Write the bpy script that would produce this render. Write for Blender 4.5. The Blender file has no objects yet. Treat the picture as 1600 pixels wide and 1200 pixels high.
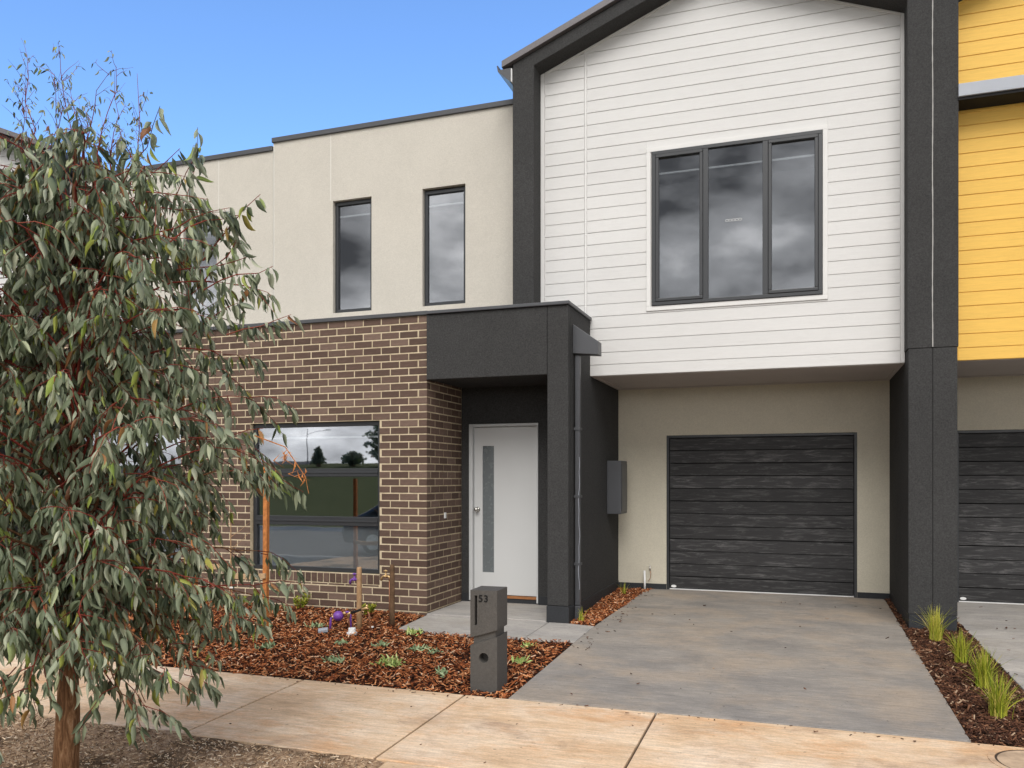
import bpy, bmesh, math, random
import numpy as np
from mathutils import Vector, Matrix, noise as mnoise
random.seed(53); RNG = np.random.default_rng(53)
SC = bpy.context.scene; COL = SC.collection
# ------------------------------------------------------------------ camera
F_PX, HOR = 1281.6, 748.0
YAW = math.atan(450.0 / F_PX); ZC = 1.51
cd = bpy.data.cameras.new('camera'); cam = bpy.data.objects.new('camera', cd); COL.objects.link(cam)
cam.location = (0, 0, ZC); cam.rotation_euler = (math.radians(90), 0, YAW)
cd.sensor_width = 36; cd.lens = F_PX / 1600 * 36; cd.shift_y = (HOR - 600) / 1600
cd.clip_start = .05; cd.clip_end = 2000; SC.camera = cam
SC.render.resolution_x = 1024; SC.render.resolution_y = 768
# ------------------------------------------------------------------ light
SUNV = Vector((.14, -.75, .74)).normalized()
SUN_EL = math.asin(SUNV.z); SUN_ROT = math.atan2(SUNV.x, SUNV.y)
w = bpy.data.worlds.new('World'); SC.world = w; w.use_nodes = True
nt = w.node_tree; nt.nodes.clear()
def nn(t, tp, **k):
    n = t.nodes.new(tp)
    for a, b in k.items(): setattr(n, a, b)
    return n
wo = nn(nt, 'ShaderNodeOutputWorld'); bg = nn(nt, 'ShaderNodeBackground'); bg.inputs[1].default_value = .1
sky = nn(nt, 'ShaderNodeTexSky', sky_type='NISHITA', sun_disc=False, sun_elevation=SUN_EL, sun_rotation=SUN_ROT)
sky.air_density = 1.0; sky.dust_density = .3; sky.ozone_density = 2.0
tint = nn(nt, 'ShaderNodeMix', data_type='RGBA', blend_type='MULTIPLY'); tint.inputs[0].default_value = 1
tint.inputs[7].default_value = (1.03, 1.30, 1.62, 1)
tc = nn(nt, 'ShaderNodeTexCoord'); sep = nn(nt, 'ShaderNodeSeparateXYZ')
cmap = nn(nt, 'ShaderNodeMapping'); cmap.inputs['Scale'].default_value = (1, 1, 2.2)
cn = nn(nt, 'ShaderNodeTexNoise'); cn.inputs['Scale'].default_value = 3.1; cn.inputs['Detail'].default_value = 7; cn.inputs['Roughness'].default_value = .55
cr = nn(nt, 'ShaderNodeValToRGB')
cr.color_ramp.elements[0].position = .40; cr.color_ramp.elements[0].color = (1.0, 1.02, 1.1, 1)
cr.color_ramp.elements[1].position = .66; cr.color_ramp.elements[1].color = (13.0, 12.7, 12.6, 1)
e = cr.color_ramp.elements.new(.52); e.color = (5.0, 5.0, 5.1, 1)
# cloud bank: fills the sky behind the camera (it is mirrored by the panes), the sky in view is clear
ad = nn(nt, 'ShaderNodeMath', operation='MULTIPLY_ADD'); ad.inputs[1].default_value = -1.0; ad.inputs[2].default_value = .12
nm = nn(nt, 'ShaderNodeMath', operation='MULTIPLY_ADD'); nm.inputs[1].default_value = .5
mr = nn(nt, 'ShaderNodeMapRange', interpolation_type='SMOOTHSTEP'); mr.inputs[1].default_value = .1; mr.inputs[2].default_value = .42
cm = nn(nt, 'ShaderNodeMix', data_type='RGBA')
L = nt.links.new
L(tc.outputs['Generated'], sep.inputs[0]); L(tc.outputs['Generated'], cmap.inputs[0]); L(cmap.outputs[0], cn.inputs['Vector'])
hm = nn(nt, 'ShaderNodeMapRange', interpolation_type='SMOOTHSTEP'); hm.inputs[1].default_value = .02; hm.inputs[2].default_value = .26; hm.inputs[3].default_value = 2.6; hm.inputs[4].default_value = 1.0
hmul = nn(nt, 'ShaderNodeVectorMath', operation='SCALE')
L(sep.outputs[2], hm.inputs[0]); L(cr.outputs[0], hmul.inputs[0]); L(hm.outputs[0], hmul.inputs['Scale'])
L(cn.outputs[0], cr.inputs[0]); L(sep.outputs[1], ad.inputs[0]); L(cn.outputs[0], nm.inputs[0]); L(ad.outputs[0], nm.inputs[2])
L(nm.outputs[0], mr.inputs[0]); L(sky.outputs[0], tint.inputs[6]); L(tint.outputs[2], cm.inputs[6]); L(hmul.outputs[0], cm.inputs[7])
L(mr.outputs[0], cm.inputs[0]); L(cm.outputs[2], bg.inputs[0]); L(bg.outputs[0], wo.inputs[0])
sd = bpy.data.lights.new('sun', 'SUN'); sd.energy = 1.6; sd.angle = math.radians(40); sd.color = (1, .975, .94)
sun = bpy.data.objects.new('sun', sd); COL.objects.link(sun)
sun.rotation_euler = SUNV.to_track_quat('Z', 'Y').to_euler(); sun.location = (3, -8, 9)
SC.view_settings.view_transform = 'Standard'; SC.view_settings.look = 'None'
SC.view_settings.gamma = 1; SC.view_settings.exposure = .85
# ------------------------------------------------------------------ helpers
def tag(o, label=None, cat=None, group=None, kind=None):
    if label: o['label'] = label
    if cat: o['category'] = cat
    if group: o['group'] = group
    if kind: o['kind'] = kind
    return o
def empty(name, loc, label=None, cat=None, group=None, kind=None):
    o = bpy.data.objects.new(name, None); COL.objects.link(o); o.location = loc; o.empty_display_size = .2
    return tag(o, label, cat, group, kind)
def wloc(o):
    v = Vector(o.location)
    while o.parent: o = o.parent; v = v + Vector(o.location)
    return v
def link(name, me, mat, parent=None, world=True):
    """world=True: the mesh is in world coordinates; the object is put at its parent's place and undone by the parent inverse"""
    if mat is not None and not me.materials: me.materials.append(mat)
    o = bpy.data.objects.new(name, me); COL.objects.link(o)
    if parent is not None:
        o.parent = parent
        if world: o.matrix_parent_inverse = Matrix.Translation(-ploc(parent))
    return o
def ploc(o):
    v = Vector(o.location)
    if o.parent is not None:
        v = v + o.matrix_parent_inverse.to_translation() + ploc(o.parent)
    return v
def bev(o, wd=.004, seg=2):
    m = o.modifiers.new('bevel', 'BEVEL'); m.width = wd; m.segments = seg; m.limit_method = 'ANGLE'; m.angle_limit = .6
    return o
class MB:
    def __init__(s): s.v = []; s.f = []; s.sm = False
    def add(s, vs, fs):
        n = len(s.v); s.v += [tuple(v) for v in vs]; s.f += [tuple(i + n for i in f) for f in fs]; return s
    def box(s, x0, x1, y0, y1, z0, z1):
        return s.add([(x0,y0,z0),(x1,y0,z0),(x1,y1,z0),(x0,y1,z0),(x0,y0,z1),(x1,y0,z1),(x1,y1,z1),(x0,y1,z1)],
            [(0,3,2,1),(4,5,6,7),(0,1,5,4),(1,2,6,5),(2,3,7,6),(3,0,4,7)])
    def xz(s, poly, y0, y1):          # polygon in XZ, extruded along Y
        n = len(poly); a = sum(poly[i][0]*poly[(i+1)%n][1]-poly[(i+1)%n][0]*poly[i][1] for i in range(n))
        if a < 0: poly = poly[::-1]
        return s.add([(x,y0,z) for x,z in poly]+[(x,y1,z) for x,z in poly],
            [tuple(range(n)), tuple(range(2*n-1,n-1,-1))]+[((i+1)%n, i, i+n, (i+1)%n+n) for i in range(n)])
    def xy(s, poly, z0, z1):
        n = len(poly); a = sum(poly[i][0]*poly[(i+1)%n][1]-poly[(i+1)%n][0]*poly[i][1] for i in range(n))
        if a < 0: poly = poly[::-1]
        return s.add([(p[0],p[1],z0) for p in poly]+[(p[0],p[1],z1) for p in poly],
            [tuple(range(n-1,-1,-1)), tuple(range(n,2*n))]+[(i,(i+1)%n,(i+1)%n+n,i+n) for i in range(n)])
    def tube(s, pts, rad, n=8, cap=True):
        pts = [Vector(p) for p in pts]
        if not hasattr(rad, '__len__'): rad = [rad]*len(pts)
        base = len(s.v); up = None
        for i, p in enumerate(pts):
            d = (pts[min(i+1,len(pts)-1)]-pts[max(i-1,0)]).normalized()
            if up is None:
                up = Vector((0,0,1)) if abs(d.z) < .9 else Vector((0,1,0))
            a = (up - d*up.dot(d)).normalized(); up = a; b = d.cross(a)
            for k in range(n):
                t = 2*math.pi*k/n; s.v.append(tuple(p+(a*math.cos(t)+b*math.sin(t))*rad[i]))
        for i in range(len(pts)-1):
            for k in range(n):
                q = base+i*n+k; r = base+i*n+(k+1)%n; s.f.append((q, r, r+n, q+n))
        if cap:
            s.f.append(tuple(base+k for k in range(n-1,-1,-1))); e = base+(len(pts)-1)*n
            s.f.append(tuple(e+k for k in range(n)))
        return s
    def ball(s, c, r, n=12, m=8, sc=(1,1,1)):
        pts = []
        b = len(s.v)
        for i in range(m+1):
            t = math.pi*i/m
            for k in range(n):
                p = 2*math.pi*k/n
                s.v.append((c[0]+r*sc[0]*math.sin(t)*math.cos(p), c[1]+r*sc[1]*math.sin(t)*math.sin(p), c[2]+r*sc[2]*math.cos(t)))
        for i in range(m):
            for k in range(n): s.f.append((b+i*n+k, b+(i+1)*n+k, b+(i+1)*n+(k+1)%n, b+i*n+(k+1)%n))
        return s
    def mesh(s, name, xf=None):
        v, f = s.v, s.f
        if xf is not None:
            v = [(xf[0]+xf[1]*p[0], p[1], p[2]) for p in v]
            if xf[1] < 0: f = [q[::-1] for q in f]
        me = bpy.data.meshes.new(name); me.from_pydata(v, [], f)
        if s.sm: me.polygons.foreach_set('use_smooth', [True]*len(me.polygons))
        me.update(); return me
    def build(s, name, mat, parent=None, xf=None, world=True, bevel=0):
        o = link(name, s.mesh(name, xf), mat, parent, world)
        if bevel: bev(o, bevel)
        return o
def fastmesh(name, V, Fc, mat=None, smooth=False):
    """V (n,3) array, Fc (m,k) array with constant k"""
    me = bpy.data.meshes.new(name); V = np.ascontiguousarray(V, dtype=np.float32); Fc = np.ascontiguousarray(Fc, dtype=np.int32)
    m, k = Fc.shape
    me.vertices.add(len(V)); me.vertices.foreach_set('co', V.ravel())
    me.loops.add(m*k); me.loops.foreach_set('vertex_index', Fc.ravel())
    me.polygons.add(m); me.polygons.foreach_set('loop_start', np.arange(0, m*k, k, dtype=np.int32))
    try: me.polygons.foreach_set('loop_total', np.full(m, k, dtype=np.int32))
    except Exception: pass
    me.polygons.foreach_set('use_smooth', np.full(m, smooth))
    me.update(calc_edges=True); me.validate()
    if mat: me.materials.append(mat)
    return me
def scatter(tv, tf, R, S, P):
    """template verts (k,3), faces (m,q); rotations (N,3,3), scales (N,3), positions (N,3)"""
    V = np.einsum('nij,nkj->nki', R, tv[None]*S[:, None, :]) + P[:, None, :]
    N, k = len(P), len(tv)
    Fc = (tf[None] + (np.arange(N)*k)[:, None, None]).reshape(-1, tf.shape[1])
    return V.reshape(-1, 3), Fc
def rotz(a):
    c, s = np.cos(a), np.sin(a); z = np.zeros_like(a); o = z+1
    return np.stack([np.stack([c,-s,z],-1), np.stack([s,c,z],-1), np.stack([z,z,o],-1)], -2)
def rotx(a):
    c, s = np.cos(a), np.sin(a); z = np.zeros_like(a); o = z+1
    return np.stack([np.stack([o,z,z],-1), np.stack([z,c,-s],-1), np.stack([z,s,c],-1)], -2)
def roty(a):
    c, s = np.cos(a), np.sin(a); z = np.zeros_like(a); o = z+1
    return np.stack([np.stack([c,z,s],-1), np.stack([z,o,z],-1), np.stack([-s,z,c],-1)], -2)
# ------------------------------------------------------------------ materials
def srgb(r, g, b):
    f = lambda c: (c/255/12.92 if c/255 <= .04045 else ((c/255+.055)/1.055)**2.4)
    return (f(r), f(g), f(b), 1)
def C4(c): return (*c[:3], 1)
class Mat:
    def __init__(s, name, rough=.8, spec=.3, metal=0):
        s.m = bpy.data.materials.new(name); s.m.use_nodes = True; s.t = s.m.node_tree
        s.b = s.t.nodes['Principled BSDF']; s.b.inputs['Roughness'].default_value = rough
        s.b.inputs['Specular IOR Level'].default_value = spec; s.b.inputs['Metallic'].default_value = metal
        s.tc = s.t.nodes.new('ShaderNodeTexCoord')
    def noise(s, scale, detail=4, rough=.55, mapscale=None, dist=0, vec=None, off=None):
        n = s.t.nodes.new('ShaderNodeTexNoise'); n.inputs['Scale'].default_value = scale; n.inputs['Detail'].default_value = detail
        n.inputs['Roughness'].default_value = rough; n.inputs['Distortion'].default_value = dist
        src = vec or s.tc.outputs['Object']
        if mapscale or off:
            mp = s.t.nodes.new('ShaderNodeMapping')
            if mapscale: mp.inputs['Scale'].default_value = mapscale
            if off: mp.inputs['Location'].default_value = off
            s.t.links.new(src, mp.inputs[0]); src = mp.outputs[0]
        s.t.links.new(src, n.inputs['Vector']); return n.outputs[0]
    def ramp(s, fac, stops, interp='LINEAR'):
        r = s.t.nodes.new('ShaderNodeValToRGB'); r.color_ramp.interpolation = interp; el = r.color_ramp.elements
        el[0].position, el[0].color = stops[0][0], C4(stops[0][1]); el[1].position, el[1].color = stops[-1][0], C4(stops[-1][1])
        for p, c in stops[1:-1]:
            e = el.new(p); e.color = C4(c)
        s.t.links.new(fac, r.inputs[0]); return r.outputs[0]
    def mix(s, fac, a, b, mode='MIX'):
        m = s.t.nodes.new('ShaderNodeMix'); m.data_type = 'RGBA'; m.blend_type = mode
        for inp, v in ((m.inputs[0], fac), (m.inputs[6], a), (m.inputs[7], b)):
            if hasattr(v, 'is_linked') or hasattr(v, 'links'): s.t.links.new(v, inp)
            else: inp.default_value = v if not hasattr(v, '__len__') else C4(v)
        return m.outputs[2]
    def col(s, out):
        if hasattr(out, 'links'): s.t.links.new(out, s.b.inputs['Base Color'])
        else: s.b.inputs['Base Color'].default_value = C4(out)
        return s
    def bump(s, h, strength=.3, dist=.01):
        b = s.t.nodes.new('ShaderNodeBump'); b.inputs['Strength'].default_value = strength; b.inputs['Distance'].default_value = dist
        s.t.links.new(h, b.inputs['Height']); s.t.links.new(b.outputs[0], s.b.inputs['Normal']); return s
    def island(s):
        g = s.t.nodes.new('ShaderNodeNewGeometry'); return g.outputs['Random Per Island']
    def objrand(s):
        g = s.t.nodes.new('ShaderNodeObjectInfo'); return g.outputs['Random']
    def val(s, out, a, b):
        r = s.t.nodes.new('ShaderNodeMapRange'); r.inputs[3].default_value = a; r.inputs[4].default_value = b
        s.t.links.new(out, r.inputs[0]); return r.outputs[0]
    def rough(s, out): s.t.links.new(out, s.b.inputs['Roughness']); return s
W1 = (1, 1, 1)
def mul(c, k): return (c[0]*k, c[1]*k, c[2]*k)
def render_mat(name, c, rough=.9, mott=.06, grain=.05):
    m = Mat(name, rough, .2)
    big = m.ramp(m.noise(1.1, 6, .6), [(.3, mul(W1, 1-mott)), (.7, W1)])
    mid = m.ramp(m.noise(7, 5, .65), [(.3, mul(W1, 1-mott*.6)), (.7, W1)])
    g = m.ramp(m.noise(62, 5, .8), [(.32, mul(W1, 1-grain*2)), (.68, mul(W1, 1+grain*.5))])
    x = m.mix(1, c, big, 'MULTIPLY'); x = m.mix(1, x, mid, 'MULTIPLY'); x = m.mix(1, x, g, 'MULTIPLY')
    m.col(x); m.bump(m.noise(75, 5, .85), .8, .006); return m.m
def plain(name, c, rough=.5, spec=.4, metal=0, var=.06, scale=6, bump=0, bs=80):
    m = Mat(name, rough, spec, metal)
    m.col(m.mix(1, c, m.ramp(m.noise(scale, 5), [(.3, mul(W1, 1-var)), (.7, W1)]), 'MULTIPLY'))
    m.rough(m.val(m.noise(scale*3, 4), max(rough-.08, .03), min(rough+.1, 1)))
    if bump: m.bump(m.noise(bs, 4), bump, .003)
    return m.m
BEIGE = render_mat('beige_render', (.575, .54, .475), .92, .07, .07)
BEIGE_G = render_mat('garage_beige_render', (.62, .575, .465), .92, .08, .08)
DARK = render_mat('charcoal_render', (.058, .0575, .057), .85, .16, .26)
DARKP = render_mat('charcoal_plinth', (.036, .038, .042), .6, .15, .1)
JOINT = plain('joint_sealant', (.62, .60, .55), .8)
LINEM = plain('grey_sealant', (.36, .35, .335), .8)
DARKU = plain('dark_underside', (.012, .012, .013), .9)
METAL = plain('charcoal_metal', (.060, .062, .068), .42, .5, .0, .1, 3)
BARGE = plain('barge_metal', (.13, .12, .125), .45, .5, 0, .1, 3)
FRAME = plain('window_frame_metal', (.024, .026, .029), .38, .5)
GREYBEAM = plain('grey_hood_metal', (.34, .36, .40), .5, .4)
def board_mat(name, c, grain):
    m = Mat(name, .62, .3)
    g = m.noise(3, 5, .6, mapscale=(1.2, 1, 22), dist=1.2)
    x = m.mix(1, c, m.ramp(g, [(.3, mul(W1, 1-grain)), (.65, W1)]), 'MULTIPLY')
    x = m.mix(1, x, m.ramp(m.noise(.9, 5), [(.3, mul(W1, .95)), (.7, W1)]), 'MULTIPLY')
    x = m.mix(1, x, m.ramp(m.objrand(), [(0, mul(W1, .97)), (1, W1)]), 'MULTIPLY')
    m.col(x); m.bump(m.noise(7, 6, .7, mapscale=(1.2, 1, 14), dist=1.5), .35, .003); return m.m
WHITE = board_mat('white_weatherboard', (.62, .612, .597), .05)
WTRIM = plain('white_trim', (.635, .627, .61), .6, .3, 0, .04)
YELLOW = board_mat('yellow_weatherboard', (.77, .475, .10), .12)
YTRIM = plain('yellow_trim', (.77, .475, .10), .6, .3, 0, .05)
SOFFIT = plain('soffit_paint', (.46, .42, .40), .7, .2)
def brick_mat(island=False):
    m = Mat('brown_brick' + ('_joined' if island else ''), .75, .3)
    r = m.island() if island else m.objrand()
    base = m.ramp(r, [(0, (.080, .049, .036)), (.45, (.108, .067, .050)), (.8, (.135, .087, .066)), (1, (.165, .110, .084))])
    mp = m.noise(14, 5, .7, mapscale=(1, 1, 3))
    x = m.mix(1, base, m.ramp(mp, [(.25, mul(W1, .72)), (.7, mul(W1, 1.12))]), 'MULTIPLY')
    m.col(x); m.bump(m.noise(120, 4, .7), .5, .004); return m.m
BRICK = brick_mat(); BRICKJ = brick_mat(True)
def mortar_mat():
    m = Mat('cream_mortar', .95, .1)
    m.col(m.ramp(m.noise(9, 6, .7), [(.25, (.36, .29, .19)), (.7, (.64, .54, .38))])); m.bump(m.noise(150, 4, .7), .6, .004); return m.m
MORTAR = mortar_mat()
def glass_mat():
    m = bpy.data.materials.new('window_glass'); m.use_nodes = True; t = m.node_tree; t.nodes.clear()
    o = t.nodes.new('ShaderNodeOutputMaterial'); mx = t.nodes.new('ShaderNodeMixShader')
    tr = t.nodes.new('ShaderNodeBsdfTransparent'); tr.inputs[0].default_value = (.75, .77, .78, 1)
    gl = t.nodes.new('ShaderNodeBsdfGlossy'); gl.inputs['Roughness'].default_value = .015; gl.inputs['Color'].default_value = (.9, .92, .95, 1)
    lf_ = t.nodes.new('ShaderNodeLayerWeight'); lf_.inputs[0].default_value = .5; pw = t.nodes.new('ShaderNodeMath'); pw.operation = 'POWER'; pw.inputs[1].default_value = 4
    lw = t.nodes.new('ShaderNodeMath'); lw.operation = 'MULTIPLY_ADD'; lw.inputs[1].default_value = .75; lw.inputs[2].default_value = .23
    t.links.new(lf_.outputs['Facing'], pw.inputs[0]); t.links.new(pw.outputs[0], lw.inputs[0])
    n = t.nodes.new('ShaderNodeTexNoise'); n.inputs['Scale'].default_value = 1.2; b = t.nodes.new('ShaderNodeBump'); b.inputs['Strength'].default_value = .04
    b.inputs['Distance'].default_value = .02; tc = t.nodes.new('ShaderNodeTexCoord')
    t.links.new(tc.outputs['Object'], n.inputs['Vector']); t.links.new(n.outputs[0], b.inputs['Height']); t.links.new(b.outputs[0], gl.inputs['Normal'])
    t.links.new(lw.outputs[0], mx.inputs[0]); t.links.new(tr.outputs[0], mx.inputs[1]); t.links.new(gl.outputs[0], mx.inputs[2]); t.links.new(mx.outputs[0], o.inputs[0])
    return m
GLASS = glass_mat()
PLASTER = plain('interior_plaster', (.30, .29, .28), .9); CARPET = plain('interior_carpet', (.12, .11, .10), .95)
BLIND = plain('white_rail', (.85, .85, .85), .5)
FROST = plain('frosted_glass', (.13, .145, .15), .25, .6)
FILM = plain('grey_window_screen', (.56, .56, .55), .6, .3)
DOORM = plain('door_paint', (.54, .545, .54), .45, .4, 0, .03, 2)
DOORF = plain('door_frame_paint', (.52, .53, .53), .4, .4)
STEEL = plain('brushed_steel', (.62, .60, .56), .28, .6, 1.0)
TIMBER_SILL = plain('timber_sill', (.38, .16, .06), .7, .3, 0, .3, 20)
BLACK = plain('black_gap', (.006, .006, .006), .9)
WPLAST = plain('white_plastic', (.75, .75, .74), .4, .5)
def plank_mat():
    m = Mat('charcoal_timber_look', .55, .35)
    info = m.t.nodes.new('ShaderNodeObjectInfo'); ad = m.t.nodes.new('ShaderNodeVectorMath'); ad.operation = 'MULTIPLY_ADD'
    ad.inputs[1].default_value = (7, 3, 11)
    m.t.links.new(info.outputs['Random'], ad.inputs[0]); m.t.links.new(m.tc.outputs['Object'], ad.inputs[2])
    g = m.noise(5, 8, .75, mapscale=(.8, 1, 30), dist=.5, vec=ad.outputs[0])
    p = m.noise(2.4, 8, .75, mapscale=(1.3, 1, 11), dist=.7, vec=ad.outputs[0])
    x = m.ramp(g, [(.3, (.018, .018, .019)), (.55, (.031, .030, .031)), (.74, (.058, .056, .056))])
    y = m.ramp(p, [(.50, (0, 0, 0)), (.70, (.11, .107, .105))])
    x = m.mix(1, x, y, 'ADD')
    x = m.mix(1, x, m.ramp(m.objrand(), [(0, mul(W1, .55)), (1, mul(W1, 1.1))]), 'MULTIPLY')
    m.col(x); m.bump(g, .3, .002); return m.m
PLANK = plank_mat()
def concrete(name, cs, stain, streak=(.5, 3.2, 1), warm=None, dark=None):
    m = Mat(name, .78, .25)
    a = m.noise(1.7, 9, .68, mapscale=streak, dist=.3)
    x = m.ramp(a, [(.3, cs[0]), (.5, cs[1]), (.7, cs[2])])
    x = m.mix(m.ramp(m.noise(1.15, 7, .66, off=(3, 7, 1)), [(.46, (0,0,0)), (.66, (.85,.85,.85))]), x, stain)
    if warm:
        x = m.mix(m.ramp(m.noise(2.0, 8, .72, mapscale=(.7, 1.3, 1), off=(5, 1, 2), dist=.4), [(.52, (0,0,0)), (.66, (.75,.75,.75))]), x, warm)
    if dark:
        x = m.mix(m.ramp(m.noise(1.6, 8, .7, off=(15, 4, 2), dist=.5), [(.55, (0,0,0)), (.68, (.6,.6,.6))]), x, dark)
    l = m.noise(16, 7, .75, mapscale=(.28, 2.4, 1))
    x = m.mix(1, x, m.ramp(l, [(.32, mul(W1, .78)), (.66, mul(W1, 1.12))]), 'MULTIPLY')
    x = m.mix(1, x, m.ramp(m.noise(34, 6, .8, mapscale=(.4, 1.6, 1), off=(2, 8, 0)), [(.3, mul(W1, .84)), (.62, mul(W1, 1.06))]), 'MULTIPLY')
    x = m.mix(1, x, m.ramp(m.noise(75, 4, .8), [(.28, mul(W1, .80)), (.7, mul(W1, 1.07))]), 'MULTIPLY')
    x = m.mix(1, x, m.ramp(m.noise(24, 2, .5, off=(9, 2, 4)), [(.70, W1), (.76, mul(W1, .6))]), 'MULTIPLY')
    m.col(x); m.bump(m.noise(60, 5, .75, mapscale=(.4, 2.5, 1)), .45, .005)
    m.rough(m.val(a, .55, .85)); return m.m
DRIVE = concrete('driveway_concrete', [(.235,.218,.200), (.295,.268,.238), (.375,.335,.288)], (.40,.325,.25), (.9, 1.7, 1), None, (.215,.200,.185))
PORCHC = concrete('porch_concrete', [(.30,.29,.28), (.40,.375,.35), (.48,.45,.41)], (.36,.33,.29), (.8, 2, 1))
PATHC = concrete('footpath_concrete', [(.56,.37,.215), (.74,.52,.325), (.85,.67,.475)], (.86,.70,.53), (.6, 1.9, 1), (.66,.37,.18), (.40,.26,.17))
GAP = plain('joint_dirt', (.05, .032, .02), .95)
def chip_mat(name, stops):
    m = Mat(name, .85, .15)
    x = m.ramp(m.island(), stops)
    x = m.mix(1, x, m.ramp(m.noise(60, 3, .7), [(.3, mul(W1, .65)), (.7, mul(W1, 1.1))]), 'MULTIPLY')
    m.col(x); return m.m
CHIP = chip_mat('bark_chip', [(0, (.018,.007,.005)), (.3, (.085,.026,.012)), (.5, (.27,.078,.028)), (.75, (.50,.165,.058)), (.92, (.72,.34,.15)), (1, (.88,.62,.42))])
CHIPD = chip_mat('damp_bark_chip', [(0, (.025,.013,.009)), (.4, (.065,.028,.017)), (.75, (.13,.055,.030)), (.93, (.24,.115,.06)), (1, (.5,.36,.24))])
def soil_mat(name, a, b):
    m = Mat(name, .95, .1); m.col(m.ramp(m.noise(22, 6, .7), [(.3, a), (.7, b)])); m.bump(m.noise(50, 5, .7), .9, .02); return m.m
MULCHB = soil_mat('mulch_underlay', (.012, .006, .004), (.05, .020, .011))
def dirt_mat():
    m = Mat('verge_dirt', .95, .1)
    x = m.ramp(m.noise(40, 6, .75), [(.3, (.19,.11,.062)), (.5, (.42,.275,.165)), (.72, (.66,.49,.33))])
    x = m.mix(1, x, m.ramp(m.noise(2.2, 6, .65), [(.40, mul(W1, .35)), (.52, mul(W1, 1.15))]), 'MULTIPLY')
    m.col(x); m.bump(m.noise(70, 5, .75), 1, .02); return m.m
DIRT = dirt_mat()
STRAW = chip_mat('dry_grass_bits', [(0, (.08,.048,.03)), (.35, (.30,.19,.11)), (.65, (.62,.44,.28)), (.9, (.78,.62,.44)), (1, (.75,.64,.5))])
ASPHALT = plain('asphalt', (.05, .05, .052), .85, .3, 0, .2, 8, .4, 120)
KERB = plain('kerb_concrete', (.36, .34, .31), .85)
def grassy(name, a, b):
    m = Mat(name, .95, .1); m.col(m.ramp(m.noise(1.5, 8, .7), [(.3, a), (.7, b)])); m.bump(m.noise(12, 5, .7), .8, .05); return m.m
HILL = grassy('park_grass', (.060, .075, .028), (.13, .14, .055))
GROUND = grassy('far_ground', (.05, .055, .025), (.10, .095, .05))
def leaf_mat(name, stops, trans=.3, rough=.5):
    m = Mat(name, rough, .35)
    x = m.ramp(m.island() , stops); m.col(x)
    t = m.t.nodes.new('ShaderNodeBsdfTranslucent'); mx = m.t.nodes.new('ShaderNodeMixShader'); mx.inputs[0].default_value = trans
    m.t.links.new(x, t.inputs[0]); out = m.t.nodes['Material Output']
    m.t.links.new(m.b.outputs[0], mx.inputs[1]); m.t.links.new(t.outputs[0], mx.inputs[2]); m.t.links.new(mx.outputs[0], out.inputs[0])
    return m
LS = [(0, (.045,.060,.030)), (.15, (.12,.150,.080)), (.45, (.225,.260,.160)), (.72, (.34,.375,.25)), (.88, (.52,.53,.38)), (.93, (.25,.34,.06)), (.97, (.42,.44,.10)), (.985, (.40,.20,.07)), (1, (.26,.11,.05))]
LEAF = leaf_mat('eucalypt_leaf', LS, .30).m
lm = leaf_mat('eucalypt_leaf_single', LS, .30)
lm.t.links.new(lm.objrand(), [n for n in lm.t.nodes if n.type == 'VALTORGB'][0].inputs[0]); LEAF1 = lm.m
TWIG = chip_mat('red_twig', [(0, (.10,.025,.018)), (.6, (.24,.045,.030)), (1, (.36,.11,.07))])
def bark_mat():
    m = Mat('trunk_bark', .9, .15)
    n = m.noise(7, 7, .7, mapscale=(5, 5, .8), dist=1.5)
    x = m.ramp(n, [(.28, (.045,.022,.011)), (.48, (.16,.078,.036)), (.62, (.28,.155,.08)), (.76, (.42,.32,.22))])
    m.col(x); m.bump(n, .9, .02); return m.m
BARK = bark_mat()
DRYLEAF = plain('dry_leaf', (.16, .07, .03), .9)
BUSH = leaf_mat('yellow_green_leaf', [(0, (.08,.13,.015)), (.5, (.24,.29,.025)), (1, (.48,.46,.06))], .25).m
SUCC = leaf_mat('grey_green_leaf', [(0, (.18,.26,.13)), (.5, (.33,.43,.23)), (1, (.48,.55,.32))], .15).m
SUCCY = leaf_mat('lime_leaf', [(0, (.24,.33,.08)), (.5, (.44,.54,.17)), (1, (.62,.66,.30))], .15).m
BLADE = leaf_mat('tufty_blade', [(0, (.13,.20,.02)), (.4, (.30,.36,.03)), (.75, (.50,.50,.06)), (1, (.66,.50,.16))], .3).m
BLADEY = leaf_mat('yellow_blade', [(0, (.26,.30,.03)), (.4, (.52,.52,.07)), (.8, (.72,.66,.15)), (1, (.78,.6,.24))], .3).m
LBOX = render_mat('letterbox_concrete', (.105, .098, .090), .8, .1, .12)
ORANGEW = plain('orange_hardwood', (.56, .21, .06), .7, .3, 0, .45, 30, .3)
PINE = plain('pine_stake', (.44, .27, .14), .75, .3, 0, .3, 25, .3)
OLDW = plain('weathered_stake', (.17, .10, .055), .85, .2, 0, .5, 22, .5)
PURPLE = plain('purple_plastic', (.17, .055, .33), .4, .5)
BRASS = plain('brass', (.62, .42, .20), .35, .5, .7)
COPPER = plain('copper_pipe', (.38, .17, .09), .45, .5, .6)
HESS = plain('hessian_tie', (.50, .34, .20), .95, .1, 0, .2, 30, .4)
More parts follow.
